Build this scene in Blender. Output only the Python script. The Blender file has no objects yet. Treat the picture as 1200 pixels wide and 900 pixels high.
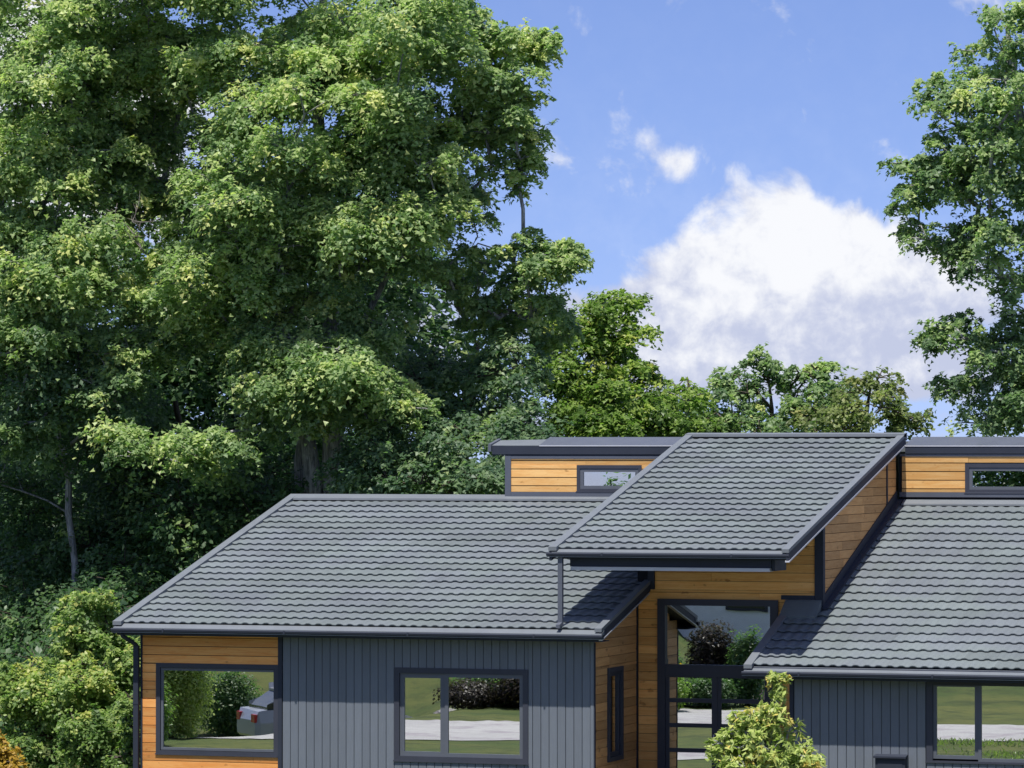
import bpy, math, random
import numpy as np
from mathutils import Vector, Matrix

SC = bpy.context.scene
COL = SC.collection
random.seed(7)

# ------------------------------------------------------------------ camera, sun, sky, exposure
F, YAW, TILT = 5020.0, 0.323344, 0.014726
CAM = np.array([18.8605, -63.8053, 5.7785])
cd = bpy.data.cameras.new("camera")
cam = bpy.data.objects.new("camera", cd)
COL.objects.link(cam)
cd.sensor_fit = 'HORIZONTAL'
cd.sensor_width = 36.0
cd.lens = F / 1200.0 * 36.0
cd.clip_start = 0.5
cd.clip_end = 6000.0
cam.location = CAM
cam.rotation_euler = (math.pi / 2 + TILT, 0.0, YAW)
SC.camera = cam

SUN_TO = Vector((-0.03, -0.39, 1.0)).normalized()
SUN_EL = math.asin(SUN_TO.z)
SUN_AZ = math.atan2(SUN_TO.x, SUN_TO.y)
ld = bpy.data.lights.new("sun", 'SUN')
ld.energy = 3.6
ld.angle = math.radians(0.53)
ld.color = (1.0, 0.955, 0.89)
sun = bpy.data.objects.new("sun", ld)
COL.objects.link(sun)
sun.location = (0, -20, 40)
sun.rotation_euler = SUN_TO.to_track_quat('Z', 'Y').to_euler()

SC.view_settings.view_transform = 'Standard'
SC.view_settings.look = 'None'
SC.view_settings.exposure = 0.95
SC.view_settings.gamma = 1.0
SC.view_settings.use_curve_mapping = False


class NT:
    """small node-tree writer"""
    def __init__(self, tree):
        self.t = tree
        tree.nodes.clear()

    def n(self, typ, **kw):
        nd = self.t.nodes.new(typ)
        for k, v in kw.items():
            setattr(nd, k, v)
        return nd

    def l(self, a, b):
        self.t.links.new(a, b)

    def put(self, sock, v):
        if hasattr(v, 'is_output'):
            self.l(v, sock)
        else:
            sock.default_value = v

    def math(self, op, a, b=0.0, c=None, clamp=False):
        nd = self.n('ShaderNodeMath', operation=op, use_clamp=clamp)
        self.put(nd.inputs[0], a)
        self.put(nd.inputs[1], b)
        if c is not None:
            self.put(nd.inputs[2], c)
        return nd.outputs[0]

    def mix(self, fac, a, b, blend='MIX'):
        nd = self.n('ShaderNodeMix', data_type='RGBA', blend_type=blend)
        self.put(nd.inputs[0], fac)
        self.put(nd.inputs[6], a if hasattr(a, 'is_output') else (*a, 1.0))
        self.put(nd.inputs[7], b if hasattr(b, 'is_output') else (*b, 1.0))
        return nd.outputs[2]

    def ss(self, v, lo, hi, a=0.0, b=1.0):
        nd = self.n('ShaderNodeMapRange', interpolation_type='SMOOTHSTEP')
        self.put(nd.inputs[0], v)
        nd.inputs[1].default_value = lo
        nd.inputs[2].default_value = hi
        nd.inputs[3].default_value = a
        nd.inputs[4].default_value = b
        return nd.outputs[0]

    def noise(self, vec, scale, detail=4.0, rough=0.55, dist=0.0):
        nd = self.n('ShaderNodeTexNoise')
        if vec is not None:
            self.l(vec, nd.inputs['Vector'])
        nd.inputs['Scale'].default_value = scale
        nd.inputs['Detail'].default_value = detail
        nd.inputs['Roughness'].default_value = rough
        nd.inputs['Distortion'].default_value = dist
        return nd.outputs[0]


# the sky: Nishita with cumulus drifting over it (noise over azimuth and height, a larger bank low in the north-west)
world = bpy.data.worlds.new("World")
SC.world = world
world.use_nodes = True
w = NT(world.node_tree)
tc = w.n('ShaderNodeTexCoord')
sep = w.n('ShaderNodeSeparateXYZ')
w.l(tc.outputs['Generated'], sep.inputs[0])
dx, dy, dz = sep.outputs
lift = w.math('MAXIMUM', dz, 0.0)
lifted = w.math('ADD', w.math('MULTIPLY', lift, 1.3), 0.10)
cv = w.n('ShaderNodeCombineXYZ')
w.l(dx, cv.inputs[0]); w.l(dy, cv.inputs[1]); w.l(lifted, cv.inputs[2])
nrm = w.n('ShaderNodeVectorMath', operation='NORMALIZE')
w.l(cv.outputs[0], nrm.inputs[0])
sky = w.n('ShaderNodeTexSky', sky_type='NISHITA')
sky.sun_disc = False
sky.sun_elevation = SUN_EL
sky.sun_rotation = SUN_AZ
sky.altitude = 600.0
sky.air_density = 1.0
sky.dust_density = 0.3
sky.ozone_density = 2.2
w.l(nrm.outputs[0], sky.inputs[0])
az = w.math('MULTIPLY', w.math('ADD', w.math('ARCTAN2', dx, dy), YAW), 50.2)
el = w.math('MULTIPLY', w.math('SUBTRACT', w.math('ARCSINE', dz), TILT), 50.2)
uv = w.n('ShaderNodeCombineXYZ')
w.l(az, uv.inputs[0]); w.l(el, uv.inputs[1])


def puff(cx, cy, rx, ry, amp):
    a = w.math('DIVIDE', w.math('SUBTRACT', az, cx), rx)
    b = w.math('DIVIDE', w.math('SUBTRACT', el, cy), ry)
    r = w.math('ADD', w.math('MULTIPLY', a, a), w.math('MULTIPLY', b, b))
    e = w.math('POWER', 2.71828, w.math('MULTIPLY', r, -1.0))
    return w.math('MULTIPLY', e, amp)


bank = None
for q in ((3.55, 1.62, 1.05, 0.72, 0.62), (2.6, 1.25, 0.75, 0.62, 0.50), (4.7, 1.15, 1.1, 0.5, 0.50), (4.75, 0.05, 0.7, 0.2, 0.40), (3.0, 0.15, 1.6, 0.3, 0.34), (3.3, 0.55, 2.6, 0.55, 0.36),
          (1.45, 0.80, 1.0, 0.50, 0.56), (2.1, 0.30, 1.0, 0.40, 0.44), (4.4, 0.25, 0.9, 0.22, 0.36), (2.0, 2.52, 0.60, 0.34, 0.29), (0.75, 2.6, 0.40, 0.40, 0.24),
          (0.35, 3.0, 0.3, 0.2, 0.20), (1.05, 1.55, 0.5, 0.22, 0.16), (-0.9, 0.9, 1.0, 0.8, 0.30)):
    pf = puff(*q)
    bank = pf if bank is None else w.math('ADD', bank, pf)
big = w.noise(uv.outputs[0], 0.16, 3.0, 0.5)
fbm = w.noise(uv.outputs[0], 1.05, 8.0, 0.57, 0.3)
fine = w.noise(uv.outputs[0], 2.6, 6.0, 0.6, 0.2)
field = w.math('ADD', w.math('ADD', w.math('MULTIPLY', w.math('SUBTRACT', fbm, 0.5), 1.25), bank),
               w.math('MULTIPLY', w.math('MAXIMUM', w.math('SUBTRACT', big, 0.50), 0.0), 3.2))  # wider cloud cover, raised beyond the view to add fill light
dens = w.ss(field, 0.13, 0.42)
veil = w.math('MULTIPLY', w.math('POWER', 2.71828, w.math('MULTIPLY', w.math('MAXIMUM', w.math('ADD', el, 1.0), 0.0), -0.55)), 0.42)
veil = w.math('MULTIPLY', veil, w.ss(fine, 0.25, 0.7, 0.6, 1.0))
dens = w.math('MAXIMUM', dens, veil)
shade_f = w.math('ADD', w.math('MULTIPLY', w.math('SUBTRACT', fine, 0.5), 1.0), w.math('MULTIPLY', w.math('SUBTRACT', field, 0.55), 0.55))
puffed = w.math('ADD', shade_f, w.math('MINIMUM', w.math('MAXIMUM', w.math('MULTIPLY', w.math('SUBTRACT', el, 1.15), 0.42), -0.24), 0.25))
lit = w.ss(puffed, -0.24, 0.26)
cloud = w.mix(lit, (3.9, 4.2, 5.4), (6.7, 6.75, 6.9))
skyblue = w.mix(1.0, sky.outputs[0], (0.84, 0.83, 1.09), 'MULTIPLY')
tint = w.mix(w.math('MULTIPLY', dens, 0.96), skyblue, cloud)
bg = w.n('ShaderNodeBackground')
bg.inputs[1].default_value = 0.075
w.l(tint, bg.inputs[0])
wo = w.n('ShaderNodeOutputWorld')
w.l(bg.outputs[0], wo.inputs[0])


# ------------------------------------------------------------------ placing helpers
def ray(x, y):
    """direction of the line of sight through a point of the photograph (1200 x 900)"""
    a, b = (x - 600) / F, (450 - y) / F
    cp, sp = math.cos(TILT), math.sin(TILT)
    fy, fz = cp - b * sp, sp + b * cp
    c, s = math.cos(YAW), math.sin(YAW)
    return np.array([a * c - fy * s, a * s + fy * c, fz])


def at(x, y, Y):
    d = ray(x, y)
    return CAM + d * ((Y - CAM[1]) / d[1])


def px_m(Y):
    return F / ((Y - CAM[1]) * 1.04)


# ------------------------------------------------------------------ materials
def new_mat(name):
    m = bpy.data.materials.new(name)
    m.use_nodes = True
    return m, NT(m.node_tree)


def finish(t, color, rough=0.6, spec=0.4, bump=None, bump_d=0.01, bump_s=0.4, metallic=0.0):
    b = t.n('ShaderNodeBsdfPrincipled')
    t.put(b.inputs['Base Color'], color if hasattr(color, 'is_output') else (*color, 1.0))
    t.put(b.inputs['Roughness'], rough)
    b.inputs['Metallic'].default_value = metallic
    b.inputs['Specular IOR Level'].default_value = spec
    if bump is not None:
        bp = t.n('ShaderNodeBump')
        bp.inputs['Strength'].default_value = bump_s
        bp.inputs['Distance'].default_value = bump_d
        t.l(bump, bp.inputs['Height'])
        t.l(bp.outputs[0], b.inputs['Normal'])
    o = t.n('ShaderNodeOutputMaterial')
    t.l(b.outputs[0], o.inputs[0])
    return b


def geo_pos(t, scale=(1, 1, 1)):
    g = t.n('ShaderNodeNewGeometry')
    mp = t.n('ShaderNodeMapping')
    mp.inputs['Scale'].default_value = scale
    t.l(g.outputs['Position'], mp.inputs[0])
    return mp.outputs[0]


def rnd(t):
    return t.n('ShaderNodeObjectInfo').outputs['Random']


def mat_roof(name, c):
    m, t = new_mat(name)
    p = geo_pos(t)
    grain = t.noise(p, 260.0, 2.0, 0.7)
    mid = t.noise(p, 22.0, 4.0, 0.6)
    wide = t.noise(p, 0.9, 4.0, 0.6)
    k = t.math('ADD', t.math('MULTIPLY', grain, 0.55), 0.72)
    k = t.math('MULTIPLY', k, t.math('ADD', t.math('MULTIPLY', mid, 0.30), 0.85))
    k = t.math('MULTIPLY', k, t.math('ADD', t.math('MULTIPLY', wide, 0.22), 0.89))
    k = t.math('MULTIPLY', k, t.math('ADD', t.math('MULTIPLY', rnd(t), 0.22), 0.89))
    streak = t.noise(geo_pos(t, (5.0, 0.5, 0.5)), 1.0, 4.0, 0.6)
    k = t.math('MULTIPLY', k, t.math('ADD', t.math('MULTIPLY', streak, 0.40), 0.80))
    hue = t.mix(t.ss(wide, 0.35, 0.65), c, (c[0] * 0.98, c[1] * 1.02, c[2] * 0.93))
    col = t.mix(1.0, hue, k, 'MULTIPLY')
    finish(t, col, 0.78, 0.3, grain, 0.004, 0.5)
    return m


def mat_paint(name, c, rough=0.45, spec=0.4, dirt=0.18):
    m, t = new_mat(name)
    p = geo_pos(t)
    a = t.noise(p, 3.0, 5.0, 0.6)
    b = t.noise(p, 45.0, 3.0, 0.6)
    k = t.math('ADD', t.math('MULTIPLY', a, dirt * 1.6), 1.0 - dirt * 0.8)
    k = t.math('MULTIPLY', k, t.math('ADD', t.math('MULTIPLY', b, 0.12), 0.94))
    col = t.mix(1.0, c, k, 'MULTIPLY')
    finish(t, col, t.math('ADD', t.math('MULTIPLY', a, 0.2), rough - 0.1), spec, b, 0.002, 0.2)
    return m


def mat_siding(name, c):
    m, t = new_mat(name)
    p = geo_pos(t, (26.0, 26.0, 1.2))
    g = t.noise(p, 3.0, 5.0, 0.65)
    a = t.noise(geo_pos(t), 1.4, 4.0, 0.6)
    k = t.math('ADD', t.math('MULTIPLY', g, 0.35), 0.82)
    k = t.math('MULTIPLY', k, t.math('ADD', t.math('MULTIPLY', a, 0.2), 0.9))
    k = t.math('MULTIPLY', k, t.math('ADD', t.math('MULTIPLY', rnd(t), 0.13), 0.935))
    finish(t, t.mix(1.0, c, k, 'MULTIPLY'), 0.62, 0.3, g, 0.004, 0.35)
    return m


def mat_wood(name, c1, c2, c3, along):
    """stained cedar, the grain running along X or Y"""
    m, t = new_mat(name)
    sc = (1.3, 14.0, 15.0) if along == 'X' else (14.0, 1.3, 15.0)
    r = rnd(t)
    off = t.n('ShaderNodeCombineXYZ')
    t.l(t.math('MULTIPLY', r, 37.0), off.inputs[0])
    t.l(t.math('MULTIPLY', r, 61.0), off.inputs[1])
    ad = t.n('ShaderNodeVectorMath', operation='ADD')
    t.l(geo_pos(t, sc), ad.inputs[0]); t.l(off.outputs[0], ad.inputs[1])
    g = t.noise(ad.outputs[0], 1.5, 6.0, 0.62, 0.6)
    s = t.noise(ad.outputs[0], 6.0, 4.0, 0.7, 0.2)
    col = t.mix(t.ss(g, 0.36, 0.62), c1, c2)
    col = t.mix(t.ss(s, 0.56, 0.72, 0.0, 0.6), col, c3)
    knot = t.noise(geo_pos(t, (5.0, 5.0, 9.0)), 1.0, 2.0, 0.5)
    col = t.mix(t.ss(knot, 0.65, 0.74, 0.0, 0.6), col, (c3[0] * 0.45, c3[1] * 0.4, c3[2] * 0.4))
    k = t.math('ADD', t.math('MULTIPLY', r, 0.52), 0.72)
    col = t.mix(1.0, col, k, 'MULTIPLY')
    finish(t, col, 0.6, 0.3, s, 0.003, 0.35)
    return m


def mat_glass(name, refl=0.66):
    m, t = new_mat(name)
    tr = t.n('ShaderNodeBsdfTransparent')
    tr.inputs[0].default_value = (0.62, 0.66, 0.66, 1)
    gl = t.n('ShaderNodeBsdfGlossy')
    gl.inputs['Color'].default_value = (0.93, 0.96, 0.96, 1)
    gl.inputs['Roughness'].default_value = 0.0
    wv = t.noise(geo_pos(t), 1.1, 2.0, 0.4)
    bp = t.n('ShaderNodeBump')
    bp.inputs['Strength'].default_value = 0.06
    bp.inputs['Distance'].default_value = 0.01
    t.l(wv, bp.inputs['Height']); t.l(bp.outputs[0], gl.inputs['Normal'])
    lw = t.n('ShaderNodeLayerWeight')
    lw.inputs[0].default_value = 0.35
    f = t.math('ADD', t.math('MULTIPLY', lw.outputs['Fresnel'], 0.5), refl, clamp=True)
    mx = t.n('ShaderNodeMixShader')
    t.l(f, mx.inputs[0]); t.l(tr.outputs[0], mx.inputs[1]); t.l(gl.outputs[0], mx.inputs[2])
    o = t.n('ShaderNodeOutputMaterial')
    t.l(mx.outputs[0], o.inputs[0])
    return m


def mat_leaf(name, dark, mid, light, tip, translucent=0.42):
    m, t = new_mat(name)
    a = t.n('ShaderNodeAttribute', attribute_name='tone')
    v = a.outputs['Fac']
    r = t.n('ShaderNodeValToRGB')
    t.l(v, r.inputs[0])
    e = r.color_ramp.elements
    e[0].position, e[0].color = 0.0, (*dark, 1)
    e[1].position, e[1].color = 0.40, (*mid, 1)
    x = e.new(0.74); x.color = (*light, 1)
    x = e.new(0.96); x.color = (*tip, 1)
    b = t.n('ShaderNodeBsdfPrincipled')
    t.l(r.outputs[0], b.inputs['Base Color'])
    b.inputs['Roughness'].default_value = 0.42
    b.inputs['Specular IOR Level'].default_value = 0.28
    tl = t.n('ShaderNodeBsdfTranslucent')
    warm = t.mix(1.0, r.outputs[0], (1.32, 1.72, 0.95), 'MULTIPLY')
    t.l(warm, tl.inputs[0])
    mx = t.n('ShaderNodeMixShader')
    mx.inputs[0].default_value = translucent
    t.l(b.outputs[0], mx.inputs[1]); t.l(tl.outputs[0], mx.inputs[2])
    o = t.n('ShaderNodeOutputMaterial')
    t.l(mx.outputs[0], o.inputs[0])
    return m


def mat_bark(name, c1, c2):
    m, t = new_mat(name)
    p = geo_pos(t, (7.0, 7.0, 1.3))
    g = t.noise(p, 2.4, 6.0, 0.65, 0.8)
    col = t.mix(t.ss(g, 0.35, 0.65), c1, c2)
    finish(t, col, 0.85, 0.2, g, 0.05, 0.9)
    return m


def mat_ground(name, c1, c2, c3, s=1.0, bump=0.03):
    m, t = new_mat(name)
    p = geo_pos(t)
    q = t.noise(p, 0.9 * s, 5.0, 0.65, 0.5)
    a = t.noise(p, 0.22 * s, 5.0, 0.6)
    b = t.noise(p, 3.0 * s, 6.0, 0.7)
    col = t.mix(t.ss(a, 0.35, 0.65), c1, c2)
    col = t.mix(t.ss(b, 0.45, 0.75, 0.0, 0.8), col, c3)
    col = t.mix(t.ss(q, 0.48, 0.66, 0.0, 0.75), col, (c3[0] * 0.9, c3[1] * 0.8, c3[2] * 0.9))
    finish(t, col, 0.9, 0.15, b, bump, 0.6)
    return m


M = {}
M['roof'] = mat_roof('stone_coated_steel', (0.128, 0.145, 0.160))
M['cap'] = mat_paint('grey_coated_metal', (0.132, 0.147, 0.162), 0.55, 0.35)
M['dark'] = mat_paint('dark_navy_metal', (0.030, 0.036, 0.052), 0.62, 0.18)
M['frame'] = mat_paint('charcoal_window_metal', (0.042, 0.046, 0.062), 0.5, 0.25)
M['sash'] = mat_paint('grey_sash_metal', (0.095, 0.105, 0.125), 0.45, 0.3)
M['lip'] = mat_paint('pale_bare_metal_edge', (0.45, 0.46, 0.50), 0.35, 0.5)
M['flash'] = mat_paint('slate_flashing', (0.085, 0.095, 0.12), 0.45, 0.4)
M['siding'] = mat_siding('slate_blue_siding', (0.134, 0.152, 0.178))
M['groove'] = mat_paint('dark_wall_backing', (0.018, 0.020, 0.024), 0.9, 0.1)
M['wood_pale'] = mat_wood('pale_cedar', (0.66, 0.350, 0.112), (0.72, 0.435, 0.165), (0.47, 0.21, 0.055), 'X')  # clerestory cedar, weathered paler than the front wall
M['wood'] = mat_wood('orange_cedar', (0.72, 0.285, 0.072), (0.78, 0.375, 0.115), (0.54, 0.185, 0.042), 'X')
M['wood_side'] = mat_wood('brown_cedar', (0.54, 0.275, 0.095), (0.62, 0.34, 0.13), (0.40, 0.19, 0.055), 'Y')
M['wood_entry'] = mat_wood('honey_cedar', (0.72, 0.345, 0.095), (0.79, 0.43, 0.14), (0.52, 0.215, 0.05), 'X')
M['glass'] = mat_glass('coated_glass')
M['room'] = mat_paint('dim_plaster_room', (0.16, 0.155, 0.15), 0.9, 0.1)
M['curtain'] = mat_paint('pale_curtain', (0.55, 0.56, 0.52), 0.9, 0.1)
M['bark'] = mat_bark('grey_maple_bark', (0.13, 0.13, 0.135), (0.40, 0.395, 0.385))
M['bark_brown'] = mat_bark('brown_bark', (0.045, 0.036, 0.028), (0.12, 0.10, 0.08))
M['twig'] = mat_bark('pale_dead_wood', (0.16, 0.14, 0.125), (0.30, 0.27, 0.25))
M['leaf_maple'] = mat_leaf('maple_leaf', (0.098, 0.165, 0.076), (0.212, 0.300, 0.122), (0.400, 0.470, 0.180), (0.53, 0.53, 0.20))
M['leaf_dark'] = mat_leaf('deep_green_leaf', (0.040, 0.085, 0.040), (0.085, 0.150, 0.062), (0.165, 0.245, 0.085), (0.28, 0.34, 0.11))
M['leaf_blue'] = mat_leaf('grey_green_leaf', (0.055, 0.105, 0.058), (0.105, 0.170, 0.088), (0.190, 0.265, 0.125), (0.29, 0.36, 0.15))
M['leaf_lime'] = mat_leaf('lime_green_leaf', (0.070, 0.130, 0.026), (0.155, 0.245, 0.050), (0.290, 0.370, 0.078), (0.44, 0.44, 0.10))
M['leaf_olive'] = mat_leaf('olive_leaf', (0.070, 0.105, 0.035), (0.135, 0.175, 0.060), (0.220, 0.265, 0.090), (0.30, 0.30, 0.11))
M['leaf_shrub'] = mat_leaf('shrub_leaf', (0.080, 0.140, 0.045), (0.160, 0.245, 0.070), (0.290, 0.365, 0.105), (0.43, 0.43, 0.13))
M['leaf_gold'] = mat_leaf('golden_leaf', (0.22, 0.12, 0.02), (0.36, 0.22, 0.03), (0.46, 0.31, 0.05), (0.52, 0.36, 0.08))
M['leaf_sapling'] = mat_leaf('fresh_leaf', (0.15, 0.21, 0.04), (0.27, 0.335, 0.085), (0.40, 0.455, 0.14), (0.54, 0.42, 0.11), 0.30)
M['leaf_plum'] = mat_leaf('plum_leaf', (0.026, 0.021, 0.017), (0.045, 0.034, 0.026), (0.072, 0.054, 0.038), (0.11, 0.08, 0.05))
M['lawn'] = mat_ground('lawn', (0.050, 0.078, 0.020), (0.100, 0.108, 0.030), (0.040, 0.062, 0.018))
M['drive'] = mat_ground('pale_concrete', (0.34, 0.33, 0.325), (0.40, 0.39, 0.38), (0.28, 0.275, 0.27), 1.0, 0.003)
M['mulch'] = mat_ground('dark_mulch', (0.030, 0.022, 0.020), (0.045, 0.034, 0.030), (0.018, 0.014, 0.013), 3.0, 0.05)
M['rock'] = mat_ground('pale_rock', (0.30, 0.29, 0.27), (0.40, 0.38, 0.36), (0.20, 0.19, 0.18), 4.0, 0.03)
M['white'] = mat_paint('white_render', (0.84, 0.85, 0.87), 0.7, 0.2)
M['car'] = mat_paint('silver_car_paint', (0.34, 0.35, 0.38), 0.22, 0.6, 0.05)
M['tyre'] = mat_paint('black_rubber', (0.02, 0.02, 0.02), 0.8, 0.2)
M['tail'] = mat_paint('red_lens', (0.45, 0.02, 0.03), 0.2, 0.5, 0.05)
M['carglass'] = mat_paint('dark_car_glass', (0.03, 0.035, 0.04), 0.08, 0.6, 0.05)


# ------------------------------------------------------------------ mesh helpers
class MB:
    def __init__(self):
        self.v, self.f, self.s = [], [], []

    def face(self, pts, smooth=False):
        i = len(self.v)
        self.v += [tuple(p) for p in pts]
        self.f.append(tuple(range(i, i + len(pts))))
        self.s.append(smooth)

    def box(self, x0, x1, y0, y1, z0, z1):
        i = len(self.v)
        self.v += [(x0, y0, z0), (x1, y0, z0), (x1, y1, z0), (x0, y1, z0), (x0, y0, z1), (x1, y0, z1), (x1, y1, z1), (x0, y1, z1)]
        for q in ((0, 3, 2, 1), (4, 5, 6, 7), (0, 1, 5, 4), (1, 2, 6, 5), (2, 3, 7, 6), (3, 0, 4, 7)):
            self.f.append(tuple(i + k for k in q)); self.s.append(False)
        return self

    def hexa(self, p):
        """eight corners: bottom ring then top ring, both anticlockwise from above"""
        i = len(self.v)
        self.v += [tuple(q) for q in p]
        for q in ((0, 3, 2, 1), (4, 5, 6, 7), (0, 1, 5, 4), (1, 2, 6, 5), (2, 3, 7, 6), (3, 0, 4, 7)):
            self.f.append(tuple(i + k for k in q)); self.s.append(False)
        return self

    def extrude_x(self, prof, x0, x1, closed=True):
        """profile of (y, z) drawn along X, capped"""
        i, n = len(self.v), len(prof)
        self.v += [(x0, a, b) for a, b in prof] + [(x1, a, b) for a, b in prof]
        for k in range(n if closed else n - 1):
            q = (k + 1) % n
            self.f.append((i + k, i + q, i + n + q, i + n + k)); self.s.append(False)
        if closed:
            self.f.append(tuple(i + k for k in range(n))[::-1]); self.s.append(False)
            self.f.append(tuple(i + n + k for k in range(n))); self.s.append(False)
        return self

    def tube(self, pts, radii, sides=6, cap=True):
        pts = [Vector(p) for p in pts]
        n = len(pts)
        base = len(self.v)
        up = Vector((0.31, 0.17, 0.93))
        for k in range(n):
            d = (pts[min(k + 1, n - 1)] - pts[max(k - 1, 0)])
            if d.length < 1e-6:
                d = Vector((0, 0, 1))
            d.normalize()
            a = d.cross(up)
            if a.length < 1e-3:
                a = d.cross(Vector((1, 0, 0)))
            a.normalize()
            b = d.cross(a)
            r = radii[k]
            for j in range(sides):
                t = 2 * math.pi * j / sides
                self.v.append(tuple(pts[k] + a * (math.cos(t) * r) + b * (math.sin(t) * r)))
        for k in range(n - 1):
            for j in range(sides):
                q = (j + 1) % sides
                self.f.append((base + k * sides + j, base + k * sides + q, base + (k + 1) * sides + q, base + (k + 1) * sides + j))
                self.s.append(True)
        if cap:
            self.f.append(tuple(base + j for j in range(sides))[::-1]); self.s.append(False)
            self.f.append(tuple(base + (n - 1) * sides + j for j in range(sides))); self.s.append(False)
        return self

    def mesh(self, name, mat):
        me = bpy.data.meshes.new(name)
        me.from_pydata(self.v, [], self.f)
        me.polygons.foreach_set('use_smooth', self.s)
        if mat is not None:
            me.materials.append(mat)
        me.update()
        return me

    def build(self, name, mat, parent=None):
        return link(name, self.mesh(name, mat), parent)


def wpos(o):
    p = Vector((0, 0, 0))
    while o is not None:
        p += o.location
        o = o.parent
    return p


def link(name, me, parent=None, loc=(0, 0, 0), rot=None):
    o = bpy.data.objects.new(name, me)
    COL.objects.link(o)
    o.location = loc
    if parent is not None:
        o.parent = parent
        o.location = Vector(loc) - wpos(parent)
    if rot:
        o.rotation_euler = rot
    return o


def tag(o, label=None, cat=None, group=None, kind=None):
    for k, v in (('label', label), ('category', cat), ('group', group), ('kind', kind)):
        if v:
            o[k] = v
    return o


def thing(name, label, cat, loc, group=None):
    o = bpy.data.objects.new(name, None)
    COL.objects.link(o)
    o.location = loc
    o.empty_display_size = 0.3
    return tag(o, label, cat, group)


def np_mesh(name, V, T, mat, tone=None):
    me = bpy.data.meshes.new(name)
    me.vertices.add(len(V))
    me.vertices.foreach_set('co', np.asarray(V, np.float32).ravel())
    nt = len(T)
    me.loops.add(nt * 3)
    me.loops.foreach_set('vertex_index', np.asarray(T, np.int32).ravel())
    me.polygons.add(nt)
    me.polygons.foreach_set('loop_start', np.arange(0, nt * 3, 3, dtype=np.int32))
    if tone is not None:
        a = me.attributes.new('tone', 'FLOAT', 'POINT')
        a.data.foreach_set('value', np.asarray(tone, np.float32))
    me.materials.append(mat)
    me.update(calc_edges=True)
    return me


# ------------------------------------------------------------------ ground in front of and behind the house
def ground_z(x, y):
    x = np.asarray(x, float); y = np.asarray(y, float)
    t = -y - 6.0
    z = np.where(t > 0, -0.008 * np.minimum(t, 22), 0.0)
    hill = np.clip((-y - 29.0) / 34.0, 0, 1.0)
    z = z + 4.4 * hill * hill * (3 - 2 * hill) * (np.clip((np.abs(x + 8.5 + (-y - 30) * 0.26) - 2.0) / 4.0, 0, 1))
    dip = np.clip((-x - 13.5) / 3.5, 0, 1) * np.clip((-y - 15.0) / 6.0, 0, 1) * np.clip((40 + y) / 8.0, 0, 1)
    z = z - 1.1 * dip
    z = z - 0.16 * np.clip(-y - 68.0, 0, 4000)
    z = z + np.where(y > 25, -0.01 * (y - 25), 0.0)
    return z


def grid_mesh(xs, ys, zf, mat, name):
    X, Y = np.meshgrid(xs, ys)
    Z = zf(X, Y)
    V = np.stack([X, Y, Z], -1).reshape(-1, 3)
    nx, ny = len(xs), len(ys)
    i = (np.arange(ny - 1)[:, None] * nx + np.arange(nx - 1)[None, :]).ravel()
    T = np.concatenate([np.stack([i, i + 1, i + nx + 1], -1), np.stack([i, i + nx + 1, i + nx], -1)])
    return np_mesh(name, V, T, mat)


far = [-3000, -1200, -500, -220, -120]
xs = np.array(far + list(np.arange(-80, 60.1, 1.0)) + [100, 200, 500, 1200, 3000])
ys = np.array(far + list(np.arange(-90, 60.1, 1.0)) + [100, 200, 500, 1200, 3000])
tag(link('ground', grid_mesh(xs, ys, ground_z, M['lawn'], 'ground')), 'green lawn around the house', None, None, 'structure')


def strip(name, mat, pts, width, lift, label):
    """a paved strip that follows the ground along a centre line"""
    P = [Vector((a, b, 0)) for a, b in pts]
    fine_p = []
    for k in range(len(P) - 1):
        for q in range(8):
            fine_p.append(P[k].lerp(P[k + 1], q / 8))
    fine_p.append(P[-1])
    V, T = [], []
    m = 6
    for k, p in enumerate(fine_p):
        d = (fine_p[min(k + 1, len(fine_p) - 1)] - fine_p[max(k - 1, 0)]).normalized()
        s = Vector((-d.y, d.x, 0))
        wd = width[0] + (width[1] - width[0]) * k / (len(fine_p) - 1)
        for j in range(m + 1):
            q = p + s * (wd * (j / m - 0.5))
            V.append((q.x, q.y, float(ground_z(q.x, q.y)) + lift))
    for k in range(len(fine_p) - 1):
        for j in range(m):
            a = k * (m + 1) + j
            T += [(a, a + 1, a + m + 2), (a, a + m + 2, a + m + 1)]
    return tag(link(name, np_mesh(name, V, T, mat)), label, None, None, 'structure')


strip('driveway', M['drive'], [(-30, -17), (-20, -17.5), (-12, -19), (-6, -21), (2, -22.5), (12, -23), (30, -26)], (8.5, 4.2), 0.015, 'pale concrete driveway in front of the house')
strip('path', M['drive'], [(-5.5, -6.8), (-2.5, -9.5), (1.0, -10.5), (4, -9.5), (9, -11), (14, -16)], (2.6, 3.0), 0.012, 'pale concrete path to the entrance')
strip('mulch_bed', M['mulch'], [(-5.5, -30.0), (-8.5, -30.2), (-11.5, -31.0), (-13.6, -31.6)], (4.0, 2.6), 0.02, 'dark mulch bed on the bank across the driveway')

# ------------------------------------------------------------------ the house
TL, TU, TR = math.tan(0.24677), math.tan(0.22659), math.tan(0.31312)
def zL(y): return 2.9 + TL * y
def zU(y): return 4.1788 + TU * (y - 0.149)
def zR(y): return 2.3659 + TR * (y - 0.1454)


house = thing('house', 'modern house with grey tiled roofs, cedar cladding and slate blue siding', 'house', (-1.0, 4.0, 0.0))


def hp(name, mat, mb, parent=house, label=None):
    o = mb.build(name, mat, parent)
    if label:
        o['label'] = label
    return o


# --- roofs: each course is made of wavy pressed panels, laid one by one
WAVE = 0.18
EXPO = 8.097 / 22
PAN_MESH = {}


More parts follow.
